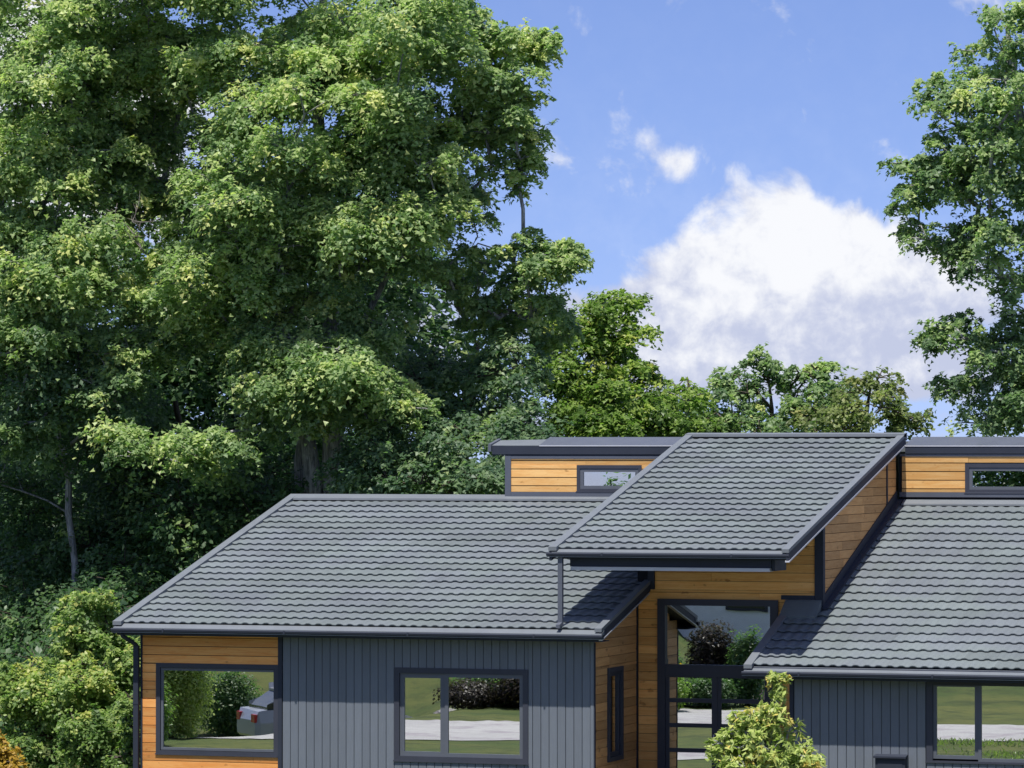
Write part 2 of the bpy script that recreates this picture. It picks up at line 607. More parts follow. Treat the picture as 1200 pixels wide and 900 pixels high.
def panel_mesh(waves):
    if waves in PAN_MESH:
        return PAN_MESH[waves]
    n = int(round(waves * 8))
    Ltop = EXPO + 0.035
    V, Fc, S = [], [], []
    def wv(k):
        t = (k / 8.0) % 1.0
        return 0.0122 * math.cos(2 * math.pi * t) - 0.0025 * math.cos(6 * math.pi * t)
    rows = [(0.040, -0.034, 0.0), (0.002, -0.016, 1.0), (0.0, -0.004, 1.0), (0.006, 0.006, 1.0), (0.10, 0.0, 1.0), (Ltop, -0.033, 0.6)]
    for (yy, zz, k_w) in rows:
        for k in range(n + 1):
            V.append((k * WAVE / 8, yy, 0.030 + zz + wv(k) * k_w))
    for r in range(len(rows) - 1):
        for k in range(n):
            a = r * (n + 1) + k
            Fc.append((a, a + 1, a + n + 2, a + n + 1))
            S.append(r > 1)
    me = bpy.data.meshes.new('roof_panel')
    me.from_pydata(V, [], Fc)
    me.polygons.foreach_set('use_smooth', S)
    me.materials.append(M['roof'])
    me.update()
    PAN_MESH[waves] = me
    return me


def lay(roof, x0, x1, y0, ztop, pitch, courses, wpp=7, stagger=True):
    """courses of panels over a roof plane, from the eave up"""
    rg = random.Random(int(x0 * 100))
    cy, sy = math.cos(pitch), math.sin(pitch)
    for c in range(courses):
        s = c * EXPO
        yy = y0 + s * cy
        zz = ztop(y0) + s * sy
        x = x0
        first = True
        while x < x1 - WAVE * 0.6:
            wn = wpp if not (first and stagger and c % 2) else 4
            first = False
            left = int(round((x1 - x) / WAVE))
            wn = min(wn, left)
            if wn < 1:
                break
            o = link('roof_panel', panel_mesh(wn), roof, (x, yy, zz + rg.uniform(-0.001, 0.001)), (pitch + rg.uniform(-0.0015, 0.0015), 0, 0))
            x += wn * WAVE


def deck(name, x0, x1, y0, y1, zf, drop, thick, mat, label):
    a = MB()
    a.hexa([(x0, y0, zf(y0) - drop - thick), (x1, y0, zf(y0) - drop - thick), (x1, y1, zf(y1) - drop - thick), (x0, y1, zf(y1) - drop - thick),
            (x0, y0, zf(y0) - drop), (x1, y0, zf(y0) - drop), (x1, y1, zf(y1) - drop), (x0, y1, zf(y1) - drop)])
    return hp(name, mat, a, house, label)


def rake(roof, x0, x1, y0, y1, zf, up, down, mat, name):
    a = MB()
    a.hexa([(x0, y0, zf(y0) - down), (x1, y0, zf(y0) - down), (x1, y1, zf(y1) - down), (x0, y1, zf(y1) - down),
            (x0, y0, zf(y0) + up), (x1, y0, zf(y0) + up), (x1, y1, zf(y1) + up), (x0, y1, zf(y1) + up)])
    return hp(name, mat, a, roof)


RY = 7.80
roofL = deck('roof', -9.26, -1.12, 0.10, RY + 0.05, zL, 0.03, 0.10, M['dark'], 'low pitched tiled roof of the left wing')
lay(roofL, -9.25, -1.13, 0.14, lambda y: zL(y) - 0.012, 0.24677, 21)
rake(roofL, -9.36, -9.21, 0.03, RY + 0.06, zL, 0.050, 0.012, M['cap'], 'rake_cap')
rake(roofL, -9.345, -9.30, 0.035, RY + 0.05, zL, -0.014, 0.15, M['dark'], 'barge_board')
rake(roofL, -1.17, -1.055, 0.02, 7.7, zL, 0.044, 0.012, M['cap'], 'rake_cap')
rake(roofL, -1.095, -1.06, 0.025, 7.7, zL, -0.014, 0.13, M['dark'], 'barge_board')
rake(roofL, -1.10, -1.045, 0.022, 2.6, zL, -0.132, 0.150, M['lip'], 'barge_lip')
a = MB().hexa([(-9.36, RY - 0.17, zL(RY - .17) + 0.012), (-1.06, RY - 0.17, zL(RY - .17) + 0.012), (-1.06, RY + 0.1, zL(RY) - 0.05), (-9.36, RY + 0.1, zL(RY) - 0.05),
               (-9.36, RY - 0.165, zL(RY - .17) + 0.048), (-1.06, RY - 0.165, zL(RY - .17) + 0.048), (-1.06, RY + 0.1, zL(RY) + 0.075), (-9.36, RY + 0.1, zL(RY) + 0.075)])
hp('ridge_cap', M['cap'], a, roofL)
# the back slope behind the ridge
a = MB().hexa([(-9.3, RY + 0.1, 4.6), (1.6, RY + 0.1, 4.6), (1.6, 15.5, 2.7), (-9.3, 15.5, 2.7), (-9.3, RY + 0.1, zL(RY) - .01), (1.6, RY + 0.1, zL(RY) - .01), (1.6, 15.5, 2.85), (-9.3, 15.5, 2.85)])
hp('back_slope', M['roof'], a, roofL)

roofU = deck('roof', -1.86, 1.86, 0.20, RY + 0.12, zU, 0.03, 0.10, M['dark'], 'raised tiled roof jutting out over the entrance')
lay(roofU, -1.845, 1.85, 0.22, lambda y: zU(y) - 0.012, 0.22659, 21)
rake(roofU, -1.955, -1.82, 0.10, RY + 0.13, zU, 0.050, 0.012, M['cap'], 'rake_cap')
rake(roofU, -1.94, -1.90, 0.105, RY + 0.12, zU, -0.014, 0.17, M['dark'], 'barge_board')
rake(roofU, 1.83, 1.945, 0.08, RY + 0.13, zU, 0.044, 0.012, M['cap'], 'rake_cap')
rake(roofU, 1.90, 1.94, 0.085, RY + 0.12, zU, -0.014, 0.135, M['dark'], 'barge_board')
rake(roofU, 1.885, 1.955, 0.082, RY + 0.12, zU, -0.137, 0.160, M['lip'], 'barge_lip')
a = MB().hexa([(-1.955, RY - 0.03, zU(RY) + 0.015), (1.945, RY - 0.03, zU(RY) + 0.015), (1.945, RY + 0.2, zU(RY) - 0.05), (-1.955, RY + 0.2, zU(RY) - 0.05),
               (-1.955, RY - 0.025, zU(RY) + 0.060), (1.945, RY - 0.025, zU(RY) + 0.060), (1.945, RY + 0.2, zU(RY) + 0.085), (-1.955, RY + 0.2, zU(RY) + 0.085)])
hp('ridge_cap', M['cap'], a, roofU)

RX1 = 9.0
roofR = deck('roof', 1.26, RX1, 0.24, RY + 0.0, zR, 0.03, 0.10, M['dark'], 'steeper tiled roof of the right wing')
lay(roofR, 1.33, RX1 - 3.0, 0.28, lambda y: zR(y) - 0.012, 0.31312, 21)
a = MB()
for c in range(21):
    s = c * EXPO
    y0c, z0c = 0.28 + s * math.cos(0.31312), zR(0.28) - .012 + s * math.sin(0.31312)
    a.hexa([(RX1 - 3.0, y0c, z0c), (RX1, y0c, z0c), (RX1, y0c + .38, z0c + .12), (RX1 - 3.0, y0c + .38, z0c + .12), (RX1 - 3.0, y0c, z0c + .03), (RX1, y0c, z0c + .03), (RX1, y0c + .38, z0c + .125), (RX1 - 3.0, y0c + .38, z0c + .125)])
hp('panel_courses', M['roof'], a, roofR)
rake(roofR, 1.20, 1.33, 0.16, 2.66, zR, 0.050, 0.012, M['cap'], 'rake_cap')
rake(roofR, 1.215, 1.25, 0.165, 2.66, zR, -0.014, 0.15, M['dark'], 'barge_board')

# --- gutters with a sloped apron above them
def gutter(x0, x1, ye, ze, name_parent, apron=0.085):
    a = MB().extrude_x([(ye + 0.10, ze + apron + 0.004), (ye - 0.02, ze + 0.004), (ye - 0.055, ze - 0.006), (ye - 0.055, ze - 0.016), (ye + 0.10, ze - 0.016)], x0 + 0.03, x1 - 0.02)
    hp('eave_apron', M['cap'], a, name_parent)
    g = MB().extrude_x([(ye - 0.070, ze - 0.018), (ye - 0.085, ze - 0.030), (ye - 0.078, ze - 0.062), (ye - 0.062, ze - 0.072), (ye - 0.045, ze - 0.0725), (ye + 0.02, ze - 0.0725), (ye + 0.02, ze - 0.018)], x0, x1)
    gt = hp('gutter', M['dark'], g, house)
    hp('gutter_lip', M['cap'], MB().box(x0 + 0.004, x1 - 0.004, ye - 0.066, ye - 0.02, ze - 0.086, ze - 0.074), gt)
    x = x0 + 0.9
    while x < x1 - 0.3:
        hp('bracket', M['dark'], MB().box(x, x + 0.03, ye - 0.092, ye - 0.06, ze - 0.068, ze - 0.02), gt)
        x += 2.1
    return gt


gutter(-9.365, -1.03, 0.045, 2.862, roofL, 0.052)
gutter(-1.985, 1.945, 0.16, 4.142, roofU, 0.045)
gutter(1.175, RX1, 0.20, 2.330, roofR, 0.055)
hp('fascia', M['dark'], MB().box(-9.30, -1.075, 0.062, 0.10, 2.735, 2.86))
hp('soffit', M['dark'], MB().box(-9.29, -1.08, 0.104, 0.50, 2.735, 2.75))
hp('fascia', M['dark'], MB().box(1.23, RX1 - 0.02, 0.222, 0.26, 2.20, 2.33))
hp('soffit', M['dark'], MB().box(1.24, RX1 - 0.02, 0.264, 0.66, 2.235, 2.25))
# porch beam under the raised roof
bm_ = hp('porch_beam', M['dark'], MB().box(-1.66, 1.60, 0.30, 0.52, 3.905, 4.10))
hp('beam_lip', M['lip'], MB().box(-1.64, 1.585, 0.262, 0.50, 3.850, 3.903), bm_)
hp('beam_return', M['dark'], MB().box(1.603, 1.66, 0.33, 1.0, 3.86, 4.10), bm_)
hp('soffit', M['dark'], MB().hexa([(-1.84, 0.36, zU(.36) - .20), (1.84, 0.36, zU(.36) - .20), (1.84, 2.68, zU(2.68) - .20), (-1.84, 2.68, zU(2.68) - .20),
                                       (-1.84, 0.36, zU(.36) - .14), (1.84, 0.36, zU(.36) - .14), (1.84, 2.68, zU(2.68) - .14), (-1.84, 2.68, zU(2.68) - .14)]))
# downspouts
ds = hp('downspout', M['flash'], MB().box(-1.81, -1.735, 0.13, 0.20, 2.99, 4.075))
ds['label'] = 'grey square downspout standing on the left roof'
hp('downspout_shoe', M['flash'], MB().hexa([(-1.805, 0.02, 2.945), (-1.74, 0.02, 2.945), (-1.74, 0.19, 2.985), (-1.805, 0.19, 2.985), (-1.805, 0.02, 3.0), (-1.74, 0.02, 3.0), (-1.74, 0.19, 3.05), (-1.805, 0.19, 3.05)]), ds)
d2 = hp('downspout', M['dark'], MB().box(-9.115, -9.03, 0.30, 0.372, 0.05, 2.55))
d2['label'] = 'dark downspout at the left corner of the house'
hp('downspout_elbow', M['dark'], MB().tube([(-9.22, 0.06, 2.78), (-9.21, 0.08, 2.72), (-9.12, 0.24, 2.62), (-9.075, 0.335, 2.56), (-9.072, 0.336, 2.50)], [0.035] * 5, 8), d2)
for zz in (0.5, 1.6):
    hp('downspout_strap', M['dark'], MB().box(-9.12, -9.025, 0.295, 0.385, zz, zz + 0.04), d2)


# --- cladding: every board and plank is its own piece, over a dark backing
def cut(spans, lo, hi):
    out = []
    for a, b in spans:
        if hi <= a or lo >= b:
            out.append((a, b))
            continue
        if lo > a:
            out.append((a, lo))
        if hi < b:
            out.append((hi, b))
    return out


rw = random.Random(11)


def siding(wall, x0, x1, yf, z0, z1, holes, step=0.1366, gap=0.006, thick=0.02):
    n = max(1, int(round((x1 - x0) / step)))
    st = (x1 - x0) / n
    for k in range(n):
        a0, b0 = x0 + k * st + gap / 2, x0 + (k + 1) * st - gap / 2
        cols = [(a0, b0)]
        for (hx0, hx1, hz0, hz1) in holes:
            cols = [c for p in cols for c in ([(p[0], hx0), (hx0, p[1])] if p[0] < hx0 - .004 < p[1] - .008 else [(p[0], hx1), (hx1, p[1])] if p[0] < hx1 - .004 < p[1] - .008 else [p])]
        e = rw.uniform(-0.0015, 0.0015)
        for (a, b) in cols:
            sp = [(z0, z1)]
            for (hx0, hx1, hz0, hz1) in holes:
                if min(b, hx1) - max(a, hx0) > 0.003:
                    sp = cut(sp, hz0, hz1)
            for (za, zb) in sp:
                if zb - za > 0.03 and b - a > 0.008:
                    m = MB()
                    y0, y1 = yf + e, yf + thick
                    bev = min(0.006, (b - a) * .3)
                    m.hexa([(a, y0 + bev, za), (b, y0 + bev, za), (b, y1, za), (a, y1, za), (a, y0 + bev, zb), (b, y0 + bev, zb), (b, y1, zb), (a, y1, zb)])
                    m.hexa([(a + bev, y0, za + .001), (b - bev, y0, za + .001), (b - .0005, y0 + bev - .0002, za + .001), (a + .0005, y0 + bev - .0002, za + .001), (a + bev, y0, zb - .001), (b - bev, y0, zb - .001), (b - .0005, y0 + bev - .0002, zb - .001), (a + .0005, y0 + bev - .0002, zb - .001)])
                    hp('siding_board', M['siding'], m, wall)


def planks(wall, u0, u1, z0, z1, mat, place, holes=(), step=0.143, gap=0.011, top=None, zoff=0.0, joint=True):
    """horizontal boards between u0 and u1; place(ua, ub, za, zb, e) gives the mesh"""
    z = z0 - zoff
    while z < z1 - 0.02:
        ra, rb = max(z + gap / 2, z0), min(z + step - gap / 2, z1)
        z += step
        edges = sorted({ra, rb} | {h for q in holes for h in q[2:4] if ra + .006 < h < rb - .006})
        for za, zb in zip(edges[:-1], edges[1:]):
            if zb - za < 0.012:
                continue
            sp = [(u0, u1)]
            if top:
                sp = cut(sp, -99, top(zb))
            for (h0, h1, hz0, hz1) in holes:
                if min(zb, hz1) - max(za, hz0) > 0.008:
                    sp = cut(sp, h0, h1)
            for (a, b) in sp:
                if b - a < 0.03:
                    continue
                cuts = [a]
                if joint:
                    p = a + rw.uniform(0.7, 2.6)
                    while p < b - 0.35:
                        cuts.append(p)
                        p += rw.uniform(1.4, 2.9)
                cuts.append(b)
                for q in range(len(cuts) - 1):
                    e = rw.uniform(-0.0025, 0.0025)
                    hp('plank', mat, place(cuts[q] + (0.0015 if q else 0), cuts[q + 1] - (0.0015 if q < len(cuts) - 2 else 0), za, zb, e), wall)


def on_y(yf, thick=0.022):
    return lambda a, b, za, zb, e: MB().hexa([(a, yf + e + .004, za), (b, yf + e + .004, za), (b, yf + thick, za), (a, yf + thick, za), (a, yf + e, zb), (b, yf + e, zb), (b, yf + thick, zb), (a, yf + thick, zb)])


def on_x(xf, thick=0.022):
    return lambda a, b, za, zb, e: MB().box(xf - thick, xf + e, a, b, za, zb)


def wall_with_holes(name, x0, x1, y0, y1, z0, z1, holes, label, mat=None):
    """backing wall along X with openings left in it"""
    m = MB()
    xsn = sorted(set([x0, x1] + [h for q in holes for h in q[:2] if x0 < h < x1]))
    for k in range(len(xsn) - 1):
        a, b = xsn[k], xsn[k + 1]
        sp = [(z0, z1)]
        for h in holes:
            if h[0] <= a + 1e-6 and h[1] >= b - 1e-6:
                sp = cut(sp, h[2], h[3])
        for (p, q) in sp:
            m.box(a, b, y0, y1, p, q)
    return hp(name, mat or M['groove'], m, house, label)


# openings: x0, x1, z0, z1
WL = (-8.752, -6.622, 0.79, 2.275)
WC = (-4.635, -2.385, 0.773, 2.268)
WR = (3.995, 6.70, 0.945, 2.232)
front = 0.40
wallL = wall_with_holes('wall', -8.99, -6.622, front + 0.024, front + 0.16, 0.05, 2.73, [WL], 'front wall of orange cedar planks with the big picture window')
planks(wallL, -8.99, -6.622, 0.05, 2.73, M['wood'], on_y(front), [WL], zoff=0.075, gap=0.009)
wallC = wall_with_holes('wall', -6.55, -1.355, front + 0.024, front + 0.16, 0.05, 2.73, [WC], 'front wall of vertical slate blue boards, half in shade')
siding(wallC, -6.548, -1.357, front, 0.05, 2.73, [WC])
hp('corner_trim', M['dark'], MB().box(-6.620, -6.552, front - 0.018, front + 0.16, 0.05, 2.732))
hp('corner_trim', M['siding'], MB().box(-1.353, -1.300, front - 0.012, front + 0.05, 0.05, 2.732))
hp('corner_trim', M['dark'], MB().box(-1.299, -1.284, front - 0.006, front + 0.05, 0.05, 2.70))
hp('corner_trim', M['dark'], MB().box(-9.03, -8.993, front + 0.0, front + 0.16, 0.05, 2.732))
# the side of the left wing
hp('wall', M['siding'], MB().box(-9.028, -8.93, front + 0.162, 15.0, 0.05, 2.74), house, 'plain side wall of the left wing')

# alcove wall, facing right
AX = -1.29
AW = (1.07, 1.876, 0.785, 2.275)
wa = MB()
for (a, b, c, d) in ((0.45, 1.07, 0.05, 2.9), (1.07, 1.876, 0.05, 0.785), (1.07, 1.876, 2.275, 3.05), (1.876, 2.70, 0.05, 3.2)):
    wa.box(AX - 0.14, AX - 0.024, a, b, c, d)
wallA = hp('wall', M['groove'], wa, house, 'alcove side wall of brown cedar with a narrow window')
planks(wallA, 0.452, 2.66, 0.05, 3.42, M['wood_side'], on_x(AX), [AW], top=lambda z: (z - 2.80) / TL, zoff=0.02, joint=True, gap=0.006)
hp('corner_trim', M['dark'], MB().box(AX - 0.005, AX + 0.015, 2.665, 2.698, 0.05, 3.48))

# entrance wall
EY = 2.70
DO = (-0.936, 1.078, 0.02, 3.325)
wallE = wall_with_holes('wall', -1.287, 1.68, EY + 0.024, EY + 0.14, 0.05, 4.62, [DO], 'entrance wall of honey coloured cedar under the raised roof')
planks(wallE, -1.265, 1.68, 0.05, 3.475, M['wood_entry'], on_y(EY), [DO], zoff=0.05, gap=0.006)
planks(wallE, -0.985, 1.68, 3.475, 4.60, M['wood_entry'], on_y(EY - 0.002), [], zoff=0.0, gap=0.006)
hp('corner_trim', M['dark'], MB().box(-1.10, -0.99, EY - 0.03, EY + 0.14, 3.477, 4.60))
hp('base_trim', M['dark'], MB().box(1.13, 1.678, EY - 0.035, EY + 0.02, 3.335, 3.405))
hp('corner_trim', M['dark'], MB().box(1.683, 1.825, EY - 0.028, EY + 0.10, 3.20, 4.66))
# raised side wall, facing right over the right roof
SX = 1.80
wallS = hp('wall', M['groove'], MB().hexa([(SX - .14, 2.80, 2.6), (SX - .024, 2.80, 2.6), (SX - .024, 8.0, 4.6), (SX - .14, 8.0, 4.6), (SX - .14, 2.80, zU(2.8) - .15), (SX - .024, 2.80, zU(2.8) - .15), (SX - .024, 8.0, zU(8.0) - .15), (SX - .14, 8.0, zU(8.0) - .15)]), house, 'raised side wall of cedar boards above the right roof')
z = 3.1
while z < 5.80:
    za, zb = z + 0.004, z + 0.139
    y0 = max(2.803, (zb - 0.15 - zU(0)) / TU + 0.4 if zb > 4.5 else 2.803)
    y0 = max(2.803, (zb + 0.13 - 4.1788) / TU + 0.149)
    y1 = min(7.78, (za - 2.3659) / TR + 0.1454 + 0.35)
    if y1 - y0 > 0.1:
        segs = [(y0, y1)]
        segs = cut(segs, 7.06, 7.16)
        for (p, q) in segs:
            mid_c = p + (q - p) * rw.uniform(0.35, 0.65)
            parts_ = [(p, mid_c), (mid_c + 0.003, q)] if q - p > 2.0 else [(p, q)]
            for (c, d) in parts_:
                if d - c > 0.05:
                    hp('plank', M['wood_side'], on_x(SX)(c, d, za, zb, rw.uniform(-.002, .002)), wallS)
    z += 0.143
hp('trim_post', M['dark'], MB().box(SX - 0.02, SX + 0.012, 7.065, 7.155, 4.45, zU(7.06) - 0.10), wallS)
hp('trim_post', M['dark'], MB().box(SX - 0.02, SX + 0.010, 2.802, 2.86, 3.2, zU(2.8) - 0.10), wallS)
def strip_flash(y0, y1, xa, xb, up0, up1, mat, name):
    m = MB().hexa([(xa, y0, zR(y0) + up0), (xb, y0, zR(y0) + up0), (xb, y1, zR(y1) + up0), (xa, y1, zR(y1) + up0),
                   (xa, y0, zR(y0) + up1), (xb, y0, zR(y0) + up1), (xb, y1, zR(y1) + up1), (xa, y1, zR(y1) + up1)])
    return hp(name, mat, m, house)
strip_flash(2.66, 7.78, SX + 0.003, SX + 0.022, 0.02, 0.19, M['dark'], 'wall_flashing')
strip_flash(2.60, 7.78, SX + 0.024, SX + 0.12, 0.025, 0.052, M['dark'], 'roof_flashing')
hp('ridge_cap', M['cap'], MB().hexa([(1.94, 7.58, zR(7.58) + .012), (8.9, 7.58, zR(7.58) + .012), (8.9, 7.782, zR(7.78) + .0), (1.94, 7.782, zR(7.78) + .0), (1.94, 7.585, zR(7.58) + .04), (8.9, 7.585, zR(7.58) + .04), (8.9, 7.782, zR(7.78) + .045), (1.94, 7.782, zR(7.78) + .045)]), roofR)
hp('roof_flashing', M['roof'], MB().hexa([(1.205, 2.25, zR(2.25) - .02), (1.80, 2.25, zR(2.25) - .02), (1.80, EY - .037, 3.15), (1.205, EY - .037, 3.15), (1.205, 2.25, zR(2.25) + .045), (1.80, 2.25, zR(2.25) + .045), (1.80, EY - .037, 3.333), (1.205, EY - .037, 3.333)]))

# clerestory band
CY = 7.80
CWL = (-3.935, -2.748, 4.988, 5.463)
CWR = (3.00, 5.0, 4.985, 5.500)
wallK = wall_with_holes('wall', -5.262, -1.05, CY + 0.024, CY + 0.16, 4.60, 5.66, [CWL], 'raised clerestory wall of pale cedar, left of the entrance roof')
planks(wallK, -5.150, -1.05, 4.992, 5.572, M['wood_pale'], on_y(CY), [CWL], zoff=0.04, step=0.147, gap=0.015)
hp('corner_trim', M['flash'], MB().box(-5.262, -5.152, CY - 0.014, CY + 0.15, 4.88, 5.628))
hp('base_trim', M['flash'], MB().box(-5.149, -1.06, CY - 0.016, CY + 0.02, 4.885, 4.990))
hp('top_trim', M['flash'], MB().box(-5.149, -1.06, CY - 0.012, CY + 0.02, 5.574, 5.626))
wallK2 = wall_with_holes('wall', 1.84, 7.5, CY + 0.024, CY + 0.16, 4.60, 5.66, [CWR], 'raised clerestory wall of pale cedar, right of the entrance roof')
planks(wallK2, 1.90, 7.5, 5.010, 5.618, M['wood_pale'], on_y(CY), [CWR], zoff=0.09, step=0.147, gap=0.015)
hp('base_trim', M['flash'], MB().box(1.86, 7.5, CY - 0.016, CY + 0.02, 4.925, 5.008))
hp('top_trim', M['flash'], MB().box(1.86, 7.5, CY - 0.012, CY + 0.02, 5.620, 5.660))


def zK(y): return 5.815 + TU * (y - 7.75)


roofK = hp('roof', M['flash'], MB().hexa([(-4.62, 7.80, 5.64), (-1.9, 7.80, 5.64), (-1.9, 8.38, 5.64), (-4.62, 8.38, 5.64), (-4.62, 7.775, 5.815), (-1.9, 7.775, 5.815), (-1.9, 8.38, 5.955), (-4.62, 8.38, 5.955)]), house, 'flat metal roof edge over the left clerestory')
hp('fascia', M['dark'], MB().box(-5.50, -1.96, CY - 0.026, CY - 0.0145, 5.652, 5.800), roofK)
hp('drip_edge', M['lip'], MB().box(-4.62, -1.96, CY - 0.034, CY - 0.027, 5.792, 5.812), roofK)
hp('tile_end', M['cap'], MB().hexa([(-5.50, 7.778, 5.803), (-4.625, 7.778, 5.803), (-4.625, 8.25, 5.803), (-5.50, 8.25, 5.803), (-5.50, 7.778, 5.808), (-4.625, 7.778, 5.808), (-4.625, 8.25, 5.915), (-5.50, 8.25, 5.898)]), roofK)
hp('rake_cap', M['flash'], MB().hexa([(-5.56, 7.74, 5.70), (-5.503, 7.74, 5.70), (-5.503, 8.3, 5.80), (-5.56, 8.3, 5.80), (-5.56, 7.74, 5.83), (-5.503, 7.74, 5.83), (-5.503, 8.3, 5.93), (-5.56, 8.3, 5.93)]), roofK)
hp('soffit', M['dark'], MB().box(-5.49, -1.97, CY - 0.016, 8.3, 5.632, 5.648), roofK)
roofK2 = hp('roof', M['flash'], MB().hexa([(1.965, 7.80, 5.67), (7.5, 7.80, 5.67), (7.5, 8.38, 5.67), (1.965, 8.38, 5.67), (1.965, 7.775, 5.812), (7.5, 7.775, 5.812), (7.5, 8.38, 5.955), (1.965, 8.38, 5.955)]), house, 'flat metal roof edge over the right clerestory')
hp('fascia', M['dark'], MB().box(1.962, 7.5, CY - 0.026, CY - 0.0145, 5.668, 5.795), roofK2)
hp('drip_edge', M['lip'], MB().box(1.962, 7.5, CY - 0.034, CY - 0.027, 5.788, 5.808), roofK2)
# back of the raised band
hp('wall', M['siding'], MB().box(-5.26, 7.5, 14.0, 14.15, 2.0, 5.2), house, 'back wall of the house')
hp('back_slope', M['roof'], MB().hexa([(-5.5, 8.39, 5.7), (7.5, 8.39, 5.7), (7.5, 14.6, 4.9), (-5.5, 14.6, 4.9), (-5.5, 8.39, 5.88), (7.5, 8.39, 5.88), (7.5, 14.6, 5.05), (-5.5, 14.6, 5.05)]), roofK)
hp('wall', M['siding'], MB().box(-5.26, -5.16, 7.96, 13.99, 4.3, 5.62), house, 'end wall of the raised band')

# right wing
RF = 0.55
wallR = wall_with_holes('wall', 1.897, RX1 - 0.4, RF + 0.024, RF + 0.16, 0.05, 2.235, [WR], 'right wing wall of vertical slate blue boards in shade')
siding(wallR, 1.899, 3.985, RF, 0.05, 2.234, [])
siding(wallR, 3.995, RX1 - 0.4, RF, 0.05, 2.234, [WR])
hp('corner_trim', M['dark'], MB().box(1.83, 1.895, RF - 0.012, RF + 0.16, 0.05, 2.236))
hp('wall', M['siding'], MB().box(1.832, 1.90, RF + 0.162, EY + 0.02, 0.05, 2.62), house, 'hidden side wall of the right wing')
ub = hp('utility_box', M['dark'], MB().box(3.22, 3.69, RF - 0.13, RF - 0.003, 0.48, 1.005), house, 'dark metal utility box low on the right wing wall')
hp('lid', M['dark'], MB().hexa([(3.20, RF - 0.17, 1.007), (3.71, RF - 0.17, 1.007), (3.71, RF - 0.003, 1.03), (3.20, RF - 0.003, 1.03), (3.20, RF - 0.17, 1.035), (3.71, RF - 0.17, 1.035), (3.71, RF - 0.003, 1.06), (3.20, RF - 0.003, 1.06)]), ub)
hp('panel', M['dark'], MB().box(3.262, 3.648, RF - 0.136, RF - 0.1305, 0.52, 0.965), ub)


# --- windows
def ring(m, x0, x1, z0, z1, t, y0, y1, tb=None):
    tb = tb or t
    m.box(x0, x0 + t, y0, y1, z0, z1)
    m.box(x1 - t, x1, y0, y1, z0, z1)
    m.box(x0 + t, x1 - t, y0, y1, z1 - t, z1)
    m.box(x0 + t, x1 - t, y0, y1, z0, z0 + tb)


def window(o, yf, t, sashes, label, deep=0.9, tb=None):
    """o: outer rectangle; sashes: (x0, x1, z0, z1, frame width, inset) each with its pane"""
    x0, x1, z0, z1 = o
    m = MB()
    ring(m, x0, x1, z0, z1, t, yf - 0.012, yf + 0.12, tb)
    wn = hp('window', M['frame'], m, house, label)
    hp('sill', M['frame'], MB().box(x0 - 0.012, x1 + 0.012 if x1 < -7 or x1 > -6 else x1 - .002, yf - 0.022, yf - 0.0125, z0 - 0.004, z0 + 0.018), wn)
    for (a, b, c, d, st, inset) in sashes:
        s = MB()
        ring(s, a, b, c, d, st, yf + inset, yf + inset + 0.05)
        so = hp('sash', M['sash'], s, wn)
        hp('pane', M['glass'], MB().box(a + st - 0.004, b - st + 0.004, yf + inset + 0.020, yf + inset + 0.026, c + st - 0.004, d - st + 0.004), wn)
    r = MB()
    ya, yb = yf + 0.165, yf + 0.165 + deep
    r.face([(x0, yb, z0), (x1, yb, z0), (x1, yb, z1), (x0, yb, z1)][::-1])
    r.face([(x0, ya, z0), (x0, yb, z0), (x0, yb, z1), (x0, ya, z1)])
    r.face([(x1, ya, z0), (x1, ya, z1), (x1, yb, z1), (x1, yb, z0)])
    r.face([(x0, ya, z1), (x0, yb, z1), (x1, yb, z1), (x1, ya, z1)])
    r.face([(x0, ya, z0), (x1, ya, z0), (x1, yb, z0), (x0, yb, z0)])
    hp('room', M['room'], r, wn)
    return wn


wl = window(WL, front, 0.075, [(-8.672, -6.702 + 0.06, 0.868, 2.195, 0.040, 0.010)], 'large fixed picture window in the orange cedar wall', tb=0.07)
hp('curtain', M['curtain'], MB().box(-8.60, -8.53, front + 0.10, front + 0.14, 0.92, 2.14), wl)
wc = window(WC, front, 0.088, [(-4.545, -3.786, 0.862, 2.180, 0.075, 0.020), (-3.784, -2.473, 0.862, 2.180, 0.058, 0.006)], 'two part sliding window in the slate blue siding')
wr = window(WR, RF, 0.10, [(4.096, 4.80, 1.005, 2.205 - .04, 0.055, 0.02), (4.802, 6.60, 0.965 + .01, 2.215 - .02, 0.050, 0.006)], 'wide two part window of the right wing', tb=0.03)
w1 = window(CWL, CY, 0.058, [(-3.876, -2.806, 5.040, 5.404, 0.062, 0.0)], 'small left clerestory window reflecting the sky', 0.5)
w2 = window(CWR, CY, 0.070, [(3.071, 4.929, 5.052, 5.428, 0.055, 0.0)], 'right clerestory window with a dark reflection', 0.5)
# narrow window in the alcove (faces right)
m = MB()
y0, y1, z0, z1 = AW
for (a, b, c, d) in ((y0, y0 + .07, z0, z1), (y1 - .07, y1, z0, z1), (y0 + .07, y1 - .07, z1 - .07, z1), (y0 + .07, y1 - .07, z0, z0 + .07)):
    m.box(AX - 0.12, AX + 0.030, a, b, c, d)
wn = hp('window', M['frame'], m, house, 'tall narrow window in the alcove wall')
m = MB()
for (a, b, c, d) in ((y0 + .072, y0 + .14, z0 + .072, z1 - .072), (y1 - .14, y1 - .072, z0 + .072, z1 - .072), (y0 + .14, y1 - .14, z1 - .14, z1 - .072), (y0 + .14, y1 - .14, z0 + .072, z0 + .14)):
    m.box(AX - 0.06, AX - 0.012, a, b, c, d)
hp('sash', M['frame'], m, wn)
hp('pane', M['glass'], MB().box(AX - 0.04, AX - 0.034, y0 + .136, y1 - .136, z0 + .136, z1 - .136), wn)
